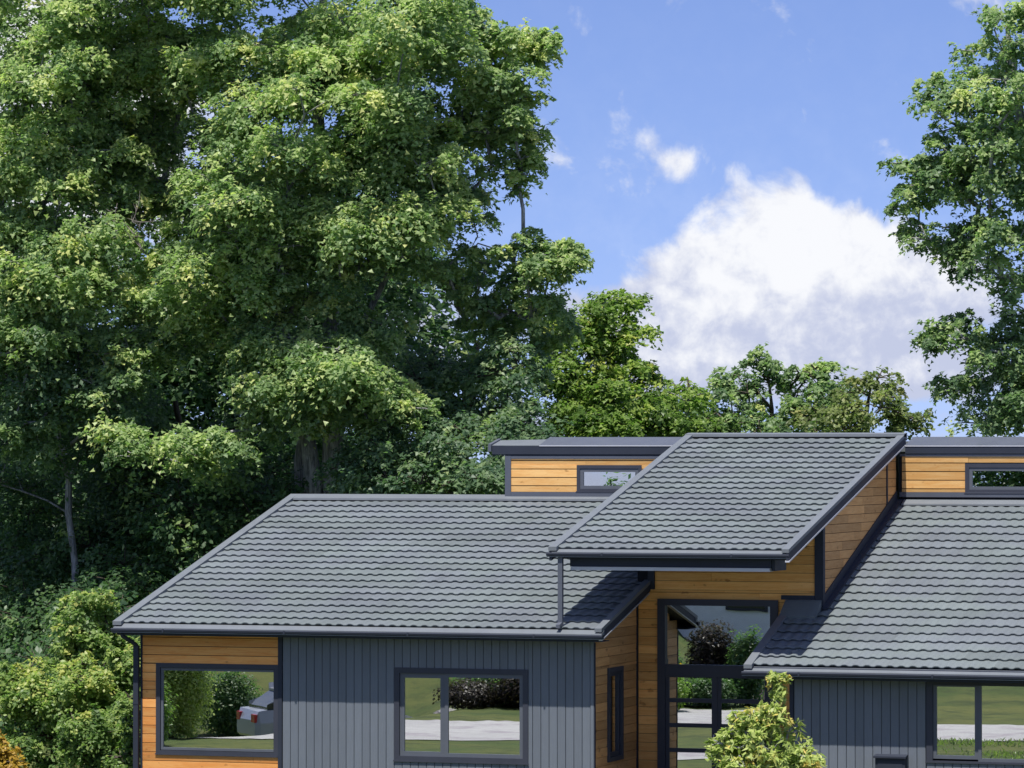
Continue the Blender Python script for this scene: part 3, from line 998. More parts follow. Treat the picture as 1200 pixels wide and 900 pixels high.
hp('room', M['room'], MB().box(AX - 0.75, AX - 0.70, y0, y1, z0, z1), wn)

# entrance: transom over a pair of glazed doors
en = MB()
en.box(-0.936, -0.806, EY - 0.04, EY + 0.12, 0.02, 3.325)
en.box(0.948, 1.078, EY - 0.04, EY + 0.12, 0.02, 3.325)
en.box(-0.806, 0.948, EY - 0.04, EY + 0.12, 3.222, 3.325)
en.box(-0.806, 0.948, EY - 0.03, EY + 0.12, 2.075, 2.268)
ent = hp('entrance', M['frame'], en, house, 'tall dark entrance frame with transom and glazed double doors')
hp('transom_pane', M['glass'], MB().box(-0.81, 0.952, EY + 0.03, EY + 0.036, 2.262, 3.226), ent)
for (a, b, lab) in ((-0.803, 0.064, 'left glazed door leaf'), (0.068, 0.946, 'right glazed door leaf behind the sapling')):
    d = MB()
    st = 0.095
    y0, y1 = EY - 0.012, EY + 0.05
    d.box(a, a + 0.058, y0, y1, 0.04, 2.073)
    d.box(b - st, b, y0, y1, 0.04, 2.073)
    d.box(a + 0.058, b - st, y0, y1, 2.060, 2.073)
    d.box(a + 0.058, b - st, y0, y1, 0.04, 0.20)
    dr = hp('door', M['frame'], d, ent)
    dr['label'] = lab
    zt = 2.058
    for k in range(5):
        zb = max(zt - 0.332, 0.2)
        if k < 4:
            hp('muntin', M['frame'], MB().box(a + 0.059, b - st - 0.001, EY - 0.006, EY + 0.04, zb - 0.069, zb - 0.001), ent)
        hp('pane', M['glass'], MB().box(a + 0.056, b - st + 0.002, EY + 0.008, EY + 0.014, zb - 0.002, zt + 0.002), ent)
        zt = zb - 0.07
    hp('handle', M['lip'], MB().box(b - 0.062 if a < 0 else a + 0.02, b - 0.04 if a < 0 else a + 0.045, EY - 0.06, EY - 0.02, 0.95, 1.15), ent)
r = MB()
r.box(-0.93, 1.07, EY + 1.2, EY + 1.22, 0.03, 3.3)
r.box(-0.95, -0.932, EY + 0.15, EY + 1.2, 0.03, 3.3)
r.box(1.072, 1.09, EY + 0.15, EY + 1.2, 0.03, 3.3)
r.box(-0.93, 1.07, EY + 0.15, EY + 1.2, 0.01, 0.03)
r.box(-0.93, 1.07, EY + 0.15, EY + 1.2, 3.3, 3.32)
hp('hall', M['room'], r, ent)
hp('porch_slab', M['drive'], MB().box(-1.28, 1.83, 0.1, 2.66, 0.004, 0.045))
hp('plinth', M['rock'], MB().box(-9.0, 1.2, 0.52, 14.0, -0.2, 0.045))
hp('plinth', M['rock'], MB().box(1.84, 8.5, 0.66, 14.0, -0.2, 0.045))


# ------------------------------------------------------------------ trees and shrubs
LEAF_SHAPES = {
    'maple': (np.array([(0, .24, 0), (.48, .10, -.10), (0, 1.05, -.08), (-.44, .20, -.12)], float), np.array([(0, 1, 2), (0, 2, 3)])),
    'oval': (np.array([(0, 0, 0), (.30, .45, -.08), (0, 1.0, -.10), (-.30, .45, -.08)], float), np.array([(0, 1, 2), (0, 2, 3)])),
    'lance': (np.array([(0, 0, 0), (.21, .38, -.05), (0, 1.15, -.14), (-.21, .38, -.05)], float), np.array([(0, 1, 2), (0, 2, 3)])),
}


def unit(v):
    return v / np.maximum(np.linalg.norm(v, axis=-1, keepdims=True), 1e-9)


def leaf_mesh(name, P, N, size, tone, mat, rg, shape, droop=0.5):
    base, tri = LEAF_SHAPES[shape]
    n = len(P)
    N = unit(unit(N) + np.array(SUN_TO) * 0.5)          # leaves turn towards the sun
    out = rg.normal(size=(n, 3)) + np.array([0, 0, -droop])
    t = unit(out - N * (out * N).sum(1, keepdims=True))
    b = np.cross(N, t)
    S = size * rg.uniform(0.65, 1.2, n)
    L = base - np.array([0, 0.45, 0])
    V = P[:, None, :] + S[:, None, None] * (b[:, None, :] * L[None, :, 0:1] + t[:, None, :] * L[None, :, 1:2] + N[:, None, :] * L[None, :, 2:3])
    k = len(base)
    T = (np.arange(n)[:, None, None] * k + tri[None]).reshape(-1, 3)
    return np_mesh(name, V.reshape(-1, 3), T, mat, np.repeat(tone, k))


def bough_leaves(c, R, flat, npads, nleaf, rg, tone0, out, fill=0.22):
    """one leafy bough: pads of leaves over a dome, a few leaves inside it"""
    d = rg.normal(size=(npads, 3))
    d[:, 2] = np.abs(d[:, 2]) * 0.95 - 0.38
    d += out * 0.5
    d = unit(d)
    rad = rg.uniform(0.45, 1.22, (npads, 1))
    pads = c + d * rad * np.array([R, R, R * flat])
    pn = unit(d * np.array([0.8, 0.8, 0.7]) + np.array([0, 0, 0.85]))
    pr = R * rg.uniform(0.24, 0.52, npads)
    P, N, T = [], [], []
    for k in range(npads):
        m = max(6, int(nleaf * rg.uniform(0.6, 1.4)))
        g = rg.normal(size=(m, 3))
        g -= pn[k] * (g @ pn[k])[:, None]
        g *= pr[k] * 0.62
        r2 = (g * g).sum(1) / (pr[k] ** 2)
        p = pads[k] + g - pn[k] * (r2 * pr[k] * 0.30)[:, None] + np.array([0, 0, -1.0]) * (r2 * pr[k] * 0.22)[:, None]
        p += rg.normal(size=(m, 3)) * pr[k] * 0.19
        P.append(p)
        N.append(pn[k] * 0.7 + g / pr[k] * 0.5 + rg.normal(size=(m, 3)) * 0.52)
        T.append(np.clip(tone0 + rg.normal() * 0.21 + rg.normal(size=m) * 0.06, 0.0, 1.0))
    ns = max(2, int(npads * 0.45))
    d = rg.normal(size=(ns, 3)) + out * 0.9
    d[:, 2] = d[:, 2] * 0.55
    d = unit(d)
    for k in range(ns):
        m = max(5, int(nleaf * 0.28 * rg.uniform(0.5, 1.5)))
        ln = R * rg.uniform(0.25, 0.6)
        a = c + d[k] * R * rg.uniform(0.85, 1.1) * np.array([1, 1, flat])
        u = rg.random(m)
        dirn = unit((d[k] + np.array([0, 0, rg.uniform(-0.5, 0.55)]))[None])[0]
        P.append(a + dirn * (u * ln)[:, None] - np.array([0, 0, 1.0]) * (u * u * ln * 0.3)[:, None] + rg.normal(size=(m, 3)) * R * (0.10 - 0.05 * u)[:, None])
        N.append(rg.normal(size=(m, 3)) * 0.55 + np.array([0, 0, 0.85]) + d[k] * 0.3)
        T.append(np.clip(tone0 + rg.normal() * 0.16 + rg.normal(size=m) * 0.07, 0, 1))
    m = int(npads * nleaf * fill)
    g = unit(rg.normal(size=(m, 3))) * (rg.random((m, 1)) ** 0.5) * np.array([R, R, R * flat * 0.9])
    P.append(c + g + np.array([0, 0, -0.12 * R]))
    N.append(rg.normal(size=(m, 3)) * 0.7 + np.array([0, 0, 0.8]))
    T.append(np.clip(tone0 - 0.12 + rg.normal(size=m) * 0.08, 0, 1))  # inner leaves toned down: shade inside the bough put into the colour
    return np.concatenate(P), np.concatenate(N), np.concatenate(T), pads


def skeleton(stems, targets, rg, tip=0.016):
    """limbs from the stems to every bough: nearest lower node first"""
    nodes, parent, is_stem = [], [], []
    for st in stems:
        pr = -1
        for p in st:
            nodes.append(np.array(p, float)); parent.append(pr); is_stem.append(True)
            pr = len(nodes) - 1
    root = np.array(stems[0][len(stems[0]) // 2], float)
    order = np.argsort([np.linalg.norm((t - root) * np.array([1, 1, 0.7])) for t in targets])
    paths = []
    for i in order:
        t = targets[i]
        A = np.array(nodes)
        dv = t - A
        dist = np.linalg.norm(dv, axis=1)
        cost = dist + np.maximum(0, A[:, 2] - t[2] + 0.25 * dist) * 1.1
        k = int(np.argmin(cost))
        a = A[k]
        n = max(2, int(dist[k] / 0.5))
        prev = k
        side = rg.normal(size=3) * 0.10 * dist[k]
        for q in range(1, n + 1):
            s = q / n
            p = a + (t - a) * s + side * math.sin(math.pi * s) + np.array([0, 0, 0.10 * dist[k] * math.sin(math.pi * s)]) + rg.normal(size=3) * 0.03 * (q < n)
            nodes.append(p); parent.append(prev); is_stem.append(False)
            prev = len(nodes) - 1
    n = len(nodes)
    area = np.zeros(n)
    kids = [[] for _ in range(n)]
    for i in range(n):
        if parent[i] >= 0:
            kids[parent[i]].append(i)
    for i in range(n - 1, -1, -1):
        if not kids[i]:
            area[i] = tip ** 2.2
        if parent[i] >= 0:
            area[parent[i]] += area[i]
    rad = area ** (1 / 2.2)
    return nodes, parent, kids, is_stem, rad


def limbs_mesh(nodes, parent, kids, is_stem, rad, stem_r):
    m = MB()
    done = set()
    for i in range(len(nodes)):
        if is_stem[i] or i in done:
            continue
        if parent[i] >= 0 and (is_stem[parent[i]] or kids[parent[i]][0] != i):
            chain = [parent[i], i]
            j = i
            done.add(i)
            while kids[j]:
                j = kids[j][0]
                if is_stem[j]:
                    break
                chain.append(j); done.add(j)
            rr = [rad[q] for q in chain]
            rr[0] = min(rr[0], rr[1] * 1.15)
            m.tube([nodes[q] for q in chain], rr, 5 if rr[1] < 0.05 else 8)
    return m


def tree(name, label, cat, base, stems, blobs, leaf, mat, bark, seed, bough=(1.05, 0.6), pads=13, nleaf=60, shape='maple', tone=0.45, group=None, tone_top=0.10, droop=0.5, twigs=True, fill=0.22, shell=0.45, dense=1.0):
    """stems: list of (points, radii); blobs: (x, y, Y, rx, ry, rd, boughs[, scale[, tone shift]]), x y rx ry in pixels of the photograph at depth Y"""
    rg = np.random.default_rng(seed)
    root = thing(name, label, cat, base, group)
    if dense != 1.0:
        blobs = [(*q[:6], int(math.ceil(q[6] * dense)), *q[7:]) for q in blobs]
    targets, scales, shifts, outs = [], [], [], []
    for bl in blobs:
        x, y, Y, rx, ry, rd, nb = bl[:7]
        sc = bl[7] if len(bl) > 7 else 1.0
        tn = bl[8] if len(bl) > 8 else 0.0
        c = at(x, y, Y)
        k = 1.0 / px_m(Y)
        ax = np.array([rx * k, rd, ry * k])
        right = np.array([math.cos(YAW), math.sin(YAW), 0]); fwd = np.array([-math.sin(YAW), math.cos(YAW), 0])
        got = []
        tries = 0
        while len(got) < nb and tries < nb * 40:
            tries += 1
            d = unit(rg.normal(size=3))
            r = 1.10 - (1.10 - shell) * rg.random() ** 1.1 if nb > 3 else rg.random() ** 0.5
            q = d * r * ax
            if d[1] > 0.45 and rg.random() < 0.6:
                continue
            p = c + right * q[0] + fwd * q[1] + np.array([0, 0, q[2]])
            lim = bough[0] * sc * 0.62 * (1 - tries / (nb * 40))
            if any(np.linalg.norm(p - g) < lim for g in got):
                continue
            got.append(p)
            o = right * d[0] + fwd * d[1] + np.array([0, 0, 0.25 * d[2]])
            targets.append(p); scales.append(sc); outs.append(o); shifts.append(tn)
    P, N, T = [], [], []
    tw = MB()
    zt = np.array([t[2] for t in targets])
    zlo, zhi = zt.min(), zt.max() + 0.01
    for p, sc, o, tn in zip(targets, scales, outs, shifts):
        R = bough[0] * sc * rg.uniform(0.75, 1.25)
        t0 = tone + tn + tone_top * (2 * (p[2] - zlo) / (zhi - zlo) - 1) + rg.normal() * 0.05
        npd = max(4, int(pads * rg.uniform(0.8, 1.2) * min(1.0, sc)))
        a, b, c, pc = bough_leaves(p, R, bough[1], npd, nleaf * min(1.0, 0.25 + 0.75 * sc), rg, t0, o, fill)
        P.append(a); N.append(b); T.append(c)
        if twigs:
            for q in pc:
                mid_p = p + (q - p) * 0.55 + np.array([0, 0, 0.06 * R])
                tw.tube([p, mid_p, q], [0.016, 0.011, 0.005], 4, False)
    P, N, T = np.concatenate(P), np.concatenate(N), np.concatenate(T)
    st_pts = [s[0] for s in stems]
    nodes, parent, kids, is_stem, rad = skeleton(st_pts, targets, rg)
    tm = MB()
    for pts, rr in stems:
        n = len(pts)
        fp, fr = [], []
        for k in range(n - 1):
            for s in range(4):
                u = s / 4
                fp.append(np.array(pts[k]) * (1 - u) + np.array(pts[k + 1]) * u + rg.normal(size=3) * 0.04 * rr[k])
                fr.append((rr[k] * (1 - u) + rr[k + 1] * u) * rg.uniform(0.96, 1.05))
        fp.append(np.array(pts[-1])); fr.append(rr[-1])
        tm.tube(fp, fr, 12)
    hp('trunk', M[bark], tm, root)
    if len(targets) > 1:
        hp('limbs', M[bark], limbs_mesh(nodes, parent, kids, is_stem, rad, None), root)
    if twigs and tw.v:
        tag(hp('twigs', M[bark], tw, root), kind='stuff')
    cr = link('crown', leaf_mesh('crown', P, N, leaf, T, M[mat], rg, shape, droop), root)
    tag(cr, kind='stuff')
    return root


def stem_px(pts, Y, r0, r1, yj=0.0):
    """a stem through points of the photograph at depth Y, ending in the ground below the first"""
    p = [at(x, y, Y) + np.array([0, yj * k, 0]) for k, (x, y) in enumerate(pts)]
    g = p[0].copy(); g[2] = float(ground_z(g[0], g[1])) - 0.1
    p = [g] + p
    n = len(p)
    return (p, [r0 * 1.25] + [r0 + (r1 - r0) * k / (n - 2) for k in range(n - 1)])


# the big maple behind the left wing
Y1 = 20.0
tree('maple_tree', 'huge sunlit maple tree rising behind the ridge of the left wing', 'tree', tuple(at(380, 900, Y1) * [1, 1, 0]),
     [stem_px([(390, 560), (392, 470), (388, 380), (378, 260), (372, 120), (380, -20)], Y1, 0.24, 0.08),
      stem_px([(368, 575), (362, 520), (335, 440), (318, 350), (300, 230), (280, 90)], Y1 - 0.2, 0.19, 0.06),
      stem_px([(352, 580), (350, 540), (360, 480), (420, 390), (455, 320), (470, 260)], Y1 + 0.2, 0.12, 0.045)],
     [(300, 30, 20, 150, 110, 3.2, 26), (400, 130, 20, 140, 110, 3.6, 30), (480, 30, 20, 95, 80, 3.0, 16), (330, 235, 19, 130, 80, 3.2, 20),
      (470, 200, 20, 75, 80, 3.0, 13), (555, 70, 20, 45, 50, 1.8, 7, 0.8), (608, 48, 20, 32, 16, 0.9, 4, 0.55), (648, 45, 20, 12, 6, 0.4, 2, 0.36),
      (622, 112, 20, 22, 14, 0.6, 3, 0.42), (590, 170, 20, 36, 45, 1.2, 6, 0.6), (612, 205, 20, 16, 20, 0.6, 2, 0.45), (520, 250, 19.5, 40, 35, 1.6, 5, 0.75),
      (450, 268, 18, 80, 26, 1.4, 8), (500, 320, 20, 70, 26, 2.0, 6, 0.8), (610, 305, 20, 55, 26, 1.4, 6, 0.5), (665, 300, 20, 14, 22, 0.5, 2, 0.36), (570, 345, 20, 60, 16, 1.0, 4, 0.45),
      (610, 370, 21, 60, 30, 1.4, 5, 0.42), (240, 330, 18.5, 60, 42, 1.6, 8), (240, 400, 19.5, 70, 30, 1.6, 7, 0.85), (215, 140, 20, 40, 110, 2.5, 4, 0.7), (190, 115, 20.5, 50, 80, 1.8, 13, 0.62), (165, 220, 20, 40, 50, 1.6, 7, 0.75), (215, 60, 20, 40, 40, 1.6, 5, 0.8), (150, 150, 22.5, 70, 90, 1.6, 9, 0.85), (600, 85, 20, 36, 26, 1.2, 4, 0.6), (565, 130, 20, 40, 50, 1.6, 5, 0.75), (600, 150, 20, 30, 30, 1.0, 3, 0.6), (640, 60, 20, 18, 12, 0.6, 2, 0.45), (660, 300, 20, 26, 26, 0.8, 3, 0.5), (625, 335, 20.5, 50, 36, 1.2, 6, 0.6), (650, 385, 21.5, 36, 30, 1.2, 5, 0.55), (555, 385, 21, 50, 26, 1.2, 4, 0.7), (240, 230, 19.5, 50, 60, 1.6, 5, 0.85), (335, 322, 18.0, 46, 20, 0.8, 4, 0.85), (400, 345, 18.4, 40, 20, 0.8, 3, 0.85), (300, 370, 18.6, 40, 24, 0.9, 3, 0.85), (440, 395, 18.6, 36, 16, 0.8, 2, 0.75), 
      (335, 408, 18.2, 44, 22, 0.9, 5), (395, 425, 17.3, 40, 24, 0.9, 5), (440, 455, 17.7, 40, 16, 0.8, 3, 0.85), (350, 455, 17.9, 40, 20, 0.9, 4, 0.9), (478, 475, 17.4, 18, 8, 0.4, 2, 0.6), (420, 480, 18.4, 30, 14, 0.7, 2, 0.8), (330, 480, 18.5, 50, 32, 1.2, 5, 0.8), (205, 520, 16.8, 75, 24, 1.0, 6, 0.75),
      (300, -90, 20, 230, 70, 3.5, 22)],
     0.112, 'leaf_maple', 'bark', 101, bough=(0.68, 0.60), pads=9, nleaf=84, tone=0.53, dense=1.66, fill=0.13)

# its neighbour at the left edge
tree('maple_tree', 'broad yellow green maple tree filling the left edge above the dark undergrowth', 'tree', tuple(at(-72, 900, 19) * [1, 1, 0]),
     [stem_px([(-70, 620), (-60, 480), (-40, 330), (20, 180), (50, 20)], 19.0, 0.30, 0.08)],
     [(50, 60, 19, 90, 85, 3.0, 18), (120, 130, 19, 45, 60, 2.2, 8, 0.85), (40, 190, 18.5, 85, 55, 2.6, 13), (25, 270, 18.2, 44, 24, 1.0, 4), (95, 280, 17.6, 40, 20, 0.9, 4), (55, 322, 17.2, 44, 18, 0.9, 4), (10, 335, 18, 40, 24, 1.0, 3), (110, 330, 17.6, 50, 26, 1.2, 5, 0.8),
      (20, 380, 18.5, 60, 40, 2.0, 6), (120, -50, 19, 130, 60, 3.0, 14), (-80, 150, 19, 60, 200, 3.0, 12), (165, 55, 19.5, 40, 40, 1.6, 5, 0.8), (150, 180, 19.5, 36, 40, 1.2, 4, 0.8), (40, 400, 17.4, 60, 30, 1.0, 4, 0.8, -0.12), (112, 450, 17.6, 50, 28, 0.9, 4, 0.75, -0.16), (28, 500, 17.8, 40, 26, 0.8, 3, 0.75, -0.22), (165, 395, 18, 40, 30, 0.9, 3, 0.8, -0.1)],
     0.112, 'leaf_maple', 'bark', 102, bough=(0.68, 0.60), pads=9, nleaf=84, tone=0.56, dense=1.72, fill=0.14)

# shaded trees under and behind them
tree('ivy_clad_tree', 'thin crooked tree with ivy leaves in the deep shade at the left', 'tree', tuple(at(82, 900, 20.5) * [1, 1, 0]),
     [stem_px([(88, 660), (80, 600), (80, 560), (72, 530), (62, 470), (70, 400)], 19.6, 0.075, 0.035),
      stem_px([(88, 662), (81, 602), (82, 562), (95, 530), (92, 480), (110, 430)], 20.55, 0.07, 0.03)],
     [(20, 450, 20, 40, 50, 1.6, 7), (120, 490, 21.5, 60, 50, 1.4, 9), (60, 420, 21, 70, 30, 1.4, 6), (20, 540, 21.5, 40, 40, 1.2, 5), (150, 560, 22, 40, 40, 1.4, 5), (40, 520, 19.0, 30, 26, 0.8, 2, 0.7), (25, 440, 17.6, 36, 40, 0.9, 8, 0.65), (95, 440, 17.8, 40, 40, 0.9, 8, 0.65), (140, 490, 18.2, 30, 30, 0.8, 5, 0.6)],
     0.12, 'leaf_blue', 'bark', 103, bough=(0.85, 0.7), pads=11, nleaf=60, shape='oval', tone=0.42)
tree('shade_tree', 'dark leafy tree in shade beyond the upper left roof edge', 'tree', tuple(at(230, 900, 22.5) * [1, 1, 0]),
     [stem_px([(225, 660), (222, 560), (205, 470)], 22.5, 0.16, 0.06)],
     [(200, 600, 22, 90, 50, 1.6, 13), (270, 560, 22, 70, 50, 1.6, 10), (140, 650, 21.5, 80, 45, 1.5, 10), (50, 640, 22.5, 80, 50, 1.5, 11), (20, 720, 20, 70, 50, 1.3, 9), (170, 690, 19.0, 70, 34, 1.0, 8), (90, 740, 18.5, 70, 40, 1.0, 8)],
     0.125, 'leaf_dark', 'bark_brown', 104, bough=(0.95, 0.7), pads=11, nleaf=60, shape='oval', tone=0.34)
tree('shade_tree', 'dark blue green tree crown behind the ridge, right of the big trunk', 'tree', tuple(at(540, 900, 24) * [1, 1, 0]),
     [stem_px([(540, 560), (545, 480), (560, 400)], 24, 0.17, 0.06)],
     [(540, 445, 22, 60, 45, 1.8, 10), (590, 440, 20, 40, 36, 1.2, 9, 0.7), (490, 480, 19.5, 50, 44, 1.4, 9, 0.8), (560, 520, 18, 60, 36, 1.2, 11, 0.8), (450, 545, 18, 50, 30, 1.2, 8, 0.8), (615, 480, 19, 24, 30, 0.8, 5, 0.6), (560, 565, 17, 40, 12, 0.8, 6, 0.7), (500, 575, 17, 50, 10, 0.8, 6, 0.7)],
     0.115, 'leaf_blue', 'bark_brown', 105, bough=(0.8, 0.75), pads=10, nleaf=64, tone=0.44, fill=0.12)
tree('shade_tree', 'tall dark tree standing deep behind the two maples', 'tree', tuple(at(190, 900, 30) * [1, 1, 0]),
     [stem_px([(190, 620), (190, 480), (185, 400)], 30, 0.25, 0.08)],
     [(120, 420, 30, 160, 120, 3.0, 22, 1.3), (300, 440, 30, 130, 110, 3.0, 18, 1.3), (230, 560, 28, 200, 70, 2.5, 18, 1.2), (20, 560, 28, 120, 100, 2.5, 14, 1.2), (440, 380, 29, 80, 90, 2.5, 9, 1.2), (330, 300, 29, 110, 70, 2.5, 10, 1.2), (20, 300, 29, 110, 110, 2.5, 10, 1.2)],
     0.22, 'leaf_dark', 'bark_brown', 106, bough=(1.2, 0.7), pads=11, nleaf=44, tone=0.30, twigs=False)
tree('shade_tree', 'low dark bush of shaded leaves behind the left roof ridge', 'tree', tuple(at(300, 900, 21) * [1, 1, 0]),
     [stem_px([(300, 640), (305, 600), (310, 560)], 21, 0.10, 0.05)],
     [(290, 610, 20, 90, 60, 1.5, 12), (420, 575, 21, 60, 30, 1.3, 7), (500, 590, 20, 80, 25, 1.2, 8), (150, 760, 16, 70, 60, 1.3, 9), (60, 820, 14, 90, 70, 1.3, 11)],
     0.15, 'leaf_dark', 'bark_brown', 107, bough=(0.95, 0.7), pads=11, nleaf=46, shape='oval', tone=0.34)

# mid trees to the right of the big maple
tree('maple_tree', 'bright green young maple tree behind the left clerestory window', 'tree', tuple(at(705, 900, 27) * [1, 1, 0]),
     [stem_px([(700, 520), (700, 460), (705, 400), (708, 350)], 27, 0.15, 0.04)],
     [(705, 365, 27, 26, 26, 0.8, 6, 0.62), (735, 400, 27, 16, 30, 0.6, 3, 0.5), (690, 420, 27, 45, 40, 1.2, 10, 0.75), (745, 440, 27, 22, 14, 0.6, 3, 0.5), (665, 470, 26.5, 30, 40, 1.2, 6, 0.75),
      (720, 480, 26.5, 60, 32, 1.4, 12, 0.8), (785, 490, 27, 26, 24, 1.0, 6, 0.65), (655, 400, 27, 14, 30, 0.8, 3, 0.55)],
     0.115, 'leaf_lime', 'bark', 108, bough=(0.85, 0.52), pads=11, nleaf=84, tone=0.44, dense=1.2)
tree('slender_tree', 'thin spiky green tree above the left end of the raised roof ridge', 'tree', tuple(at(815, 900, 29) * [1, 1, 0]),
     [stem_px([(815, 520), (812, 480), (806, 445)], 29, 0.07, 0.02)],
     [(812, 488, 29, 24, 26, 0.9, 7, 0.6), (800, 455, 29, 8, 12, 0.3, 2, 0.38), (832, 505, 28.5, 30, 14, 0.8, 6, 0.6)],
     0.115, 'leaf_lime', 'bark_brown', 109, bough=(0.72, 0.8), pads=7, nleaf=56, tone=0.40)
tree('ash_tree', 'airy green tree with upright tips above the middle of the raised roof', 'tree', tuple(at(900, 900, 30) * [1, 1, 0]),
     [stem_px([(905, 520), (905, 480), (900, 440), (885, 415)], 30, 0.05, 0.015), stem_px([(915, 522), (925, 470), (955, 430)], 30, 0.045, 0.015)],
     [(890, 470, 30, 50, 32, 1.4, 14, 0.6), (893, 425, 30, 18, 10, 0.5, 3, 0.4), (860, 450, 30, 14, 14, 0.5, 3, 0.45), (950, 445, 30, 24, 16, 0.6, 5, 0.45), (965, 428, 30, 8, 10, 0.4, 2, 0.34), (960, 475, 30, 34, 26, 1.0, 9, 0.6), (850, 500, 29, 50, 16, 1.0, 9, 0.6), (930, 505, 29, 50, 12, 1.0, 8, 0.6)],
     0.115, 'leaf_maple', 'bark_brown', 110, bough=(0.74, 0.85), pads=7, nleaf=52, tone=0.26, dense=1.35, fill=0.08)
tree('plum_tree', 'olive brown tree at the right end of the raised roof ridge', 'tree', tuple(at(1015, 900, 28) * [1, 1, 0]),
     [stem_px([(1015, 520), (1015, 485), (1020, 455)], 28, 0.09, 0.02)],
     [(1015, 480, 28, 42, 26, 1.2, 13, 0.6), (1022, 448, 28, 14, 10, 0.5, 3, 0.4), (1062, 494, 28, 22, 8, 0.5, 4, 0.4), (975, 498, 27.5, 30, 16, 0.8, 6, 0.6), (1045, 468, 28, 12, 12, 0.4, 2, 0.4)],
     0.115, 'leaf_olive', 'bark_brown', 111, bough=(0.72, 0.8), pads=7, nleaf=56, dense=1.3, fill=0.08, tone=0.50, shape='oval')

# tall tree at the right edge
tree('maple_tree', 'tall loose crowned maple tree at the right edge of the view', 'tree', tuple(at(1240, 900, 17) * [1, 1, 0]),
     [stem_px([(1240, 520), (1235, 400), (1225, 300), (1205, 200), (1190, 100), (1180, 30)], 17, 0.24, 0.04)],
     [(1187, 25, 17, 30, 26, 1.0, 5, 0.6), (1162, 60, 17, 26, 20, 0.8, 4, 0.5), (1142, 110, 17, 36, 32, 1.2, 8, 0.6), (1182, 130, 16.5, 40, 50, 1.6, 8, 0.7), (1097, 120, 17, 22, 22, 0.7, 4, 0.46), (1117, 165, 17, 28, 14, 0.8, 4, 0.5),
      (1072, 190, 17, 26, 14, 0.7, 4, 0.46), (1102, 215, 17, 42, 24, 1.2, 8, 0.6), (1152, 210, 16.5, 45, 45, 1.6, 9, 0.7), (1062, 235, 17, 18, 12, 0.5, 3, 0.4), (1112, 280, 17, 34, 18, 1.0, 6, 0.55), (1070, 268, 17, 12, 10, 0.4, 2, 0.36), (1162, 290, 16.5, 45, 34, 1.5, 8, 0.7), (1197, 345, 17, 20, 20, 1.0, 3, 0.5),
      (1122, 395, 17, 28, 20, 0.9, 6, 0.52), (1090, 402, 17, 12, 10, 0.4, 2, 0.4), (1162, 420, 17, 40, 28, 1.2, 8, 0.65), (1117, 450, 17, 24, 16, 0.7, 4, 0.5), (1197, 430, 16.5, 26, 60, 1.4, 7, 0.7), (1172, 490, 17, 38, 18, 1.0, 7, 0.65), (1245, 200, 17, 45, 190, 2.0, 20), (1240, 450, 17, 40, 60, 1.6, 7)],
     0.104, 'leaf_maple', 'bark', 112, bough=(0.62, 0.75), pads=9, nleaf=72, tone=0.34, tone_top=0.04, dense=1.34, fill=0.10)

# shrubs beside the left corner
def shrub(name, label, Y, blobs, mat, seed, leaf, shape, tone, group=None, bough=(0.30, 0.9), pads=8, nleaf=40, cat='shrub', droop=0.4, bark='bark_brown', fill=0.12, dense=1.7):
    x, y = blobs[0][0], blobs[0][1]
    b = at(x, y, Y); b[2] = float(ground_z(b[0], b[1]))
    top = at(x, y, Y)
    return tree(name, label, cat, tuple(b), [([b - [0, 0, .05], b * 0.5 + top * 0.5 + [0.05, 0, 0], top], [0.05, 0.04, 0.02])],
                blobs, leaf, mat, bark, seed, bough=bough, pads=pads, nleaf=nleaf, shape=shape, tone=tone, group=group, droop=droop, fill=fill, dense=dense, shell=0.35)


shrub('tall_shrub', 'tall leafy shrub reaching the left gutter of the house', 4.5, [(120, 800, 4.5, 45, 70, 0.8, 16, 1.0), (105, 730, 4.5, 28, 32, 0.6, 8, 0.85), (118, 705, 4.5, 14, 10, 0.3, 3, 0.6), (150, 770, 4.0, 16, 30, 0.4, 5, 0.8), (80, 770, 4.5, 24, 24, 0.5, 5, 0.8)],
      'leaf_shrub', 201, 0.095, 'oval', 0.50)
shrub('spreading_shrub', 'wide yellow green shrub in sun left of the tall shrub', 3.2, [(60, 810, 3.2, 58, 26, 0.7, 16, 1.0, 0.12), (95, 795, 3.0, 34, 16, 0.5, 7, 0.8, 0.14), (20, 800, 3.2, 30, 20, 0.5, 6, 0.9), (50, 860, 3.2, 60, 40, 0.6, 12)],
      'leaf_shrub', 202, 0.09, 'oval', 0.50)
shrub('round_shrub', 'rounded grey green shrub beside the foot of the left downspout', 2.0, [(115, 880, 2.0, 38, 40, 0.6, 16, 0.9), (150, 880, 1.6, 12, 30, 0.3, 5, 0.7), (105, 850, 1.8, 24, 16, 0.4, 5, 0.8), (152, 825, 1.2, 12, 10, 0.25, 4, 0.6, 0.1)],
      'leaf_shrub', 203, 0.085, 'oval', 0.36)
shrub('golden_shrub', 'small golden orange shrub at the lower left corner', -1.5, [(0, 896, -1.5, 15, 16, 0.3, 8, 0.7), (-14, 872, -1.5, 14, 16, 0.25, 5, 0.7)],
      'leaf_gold', 204, 0.085, 'oval', 0.48)
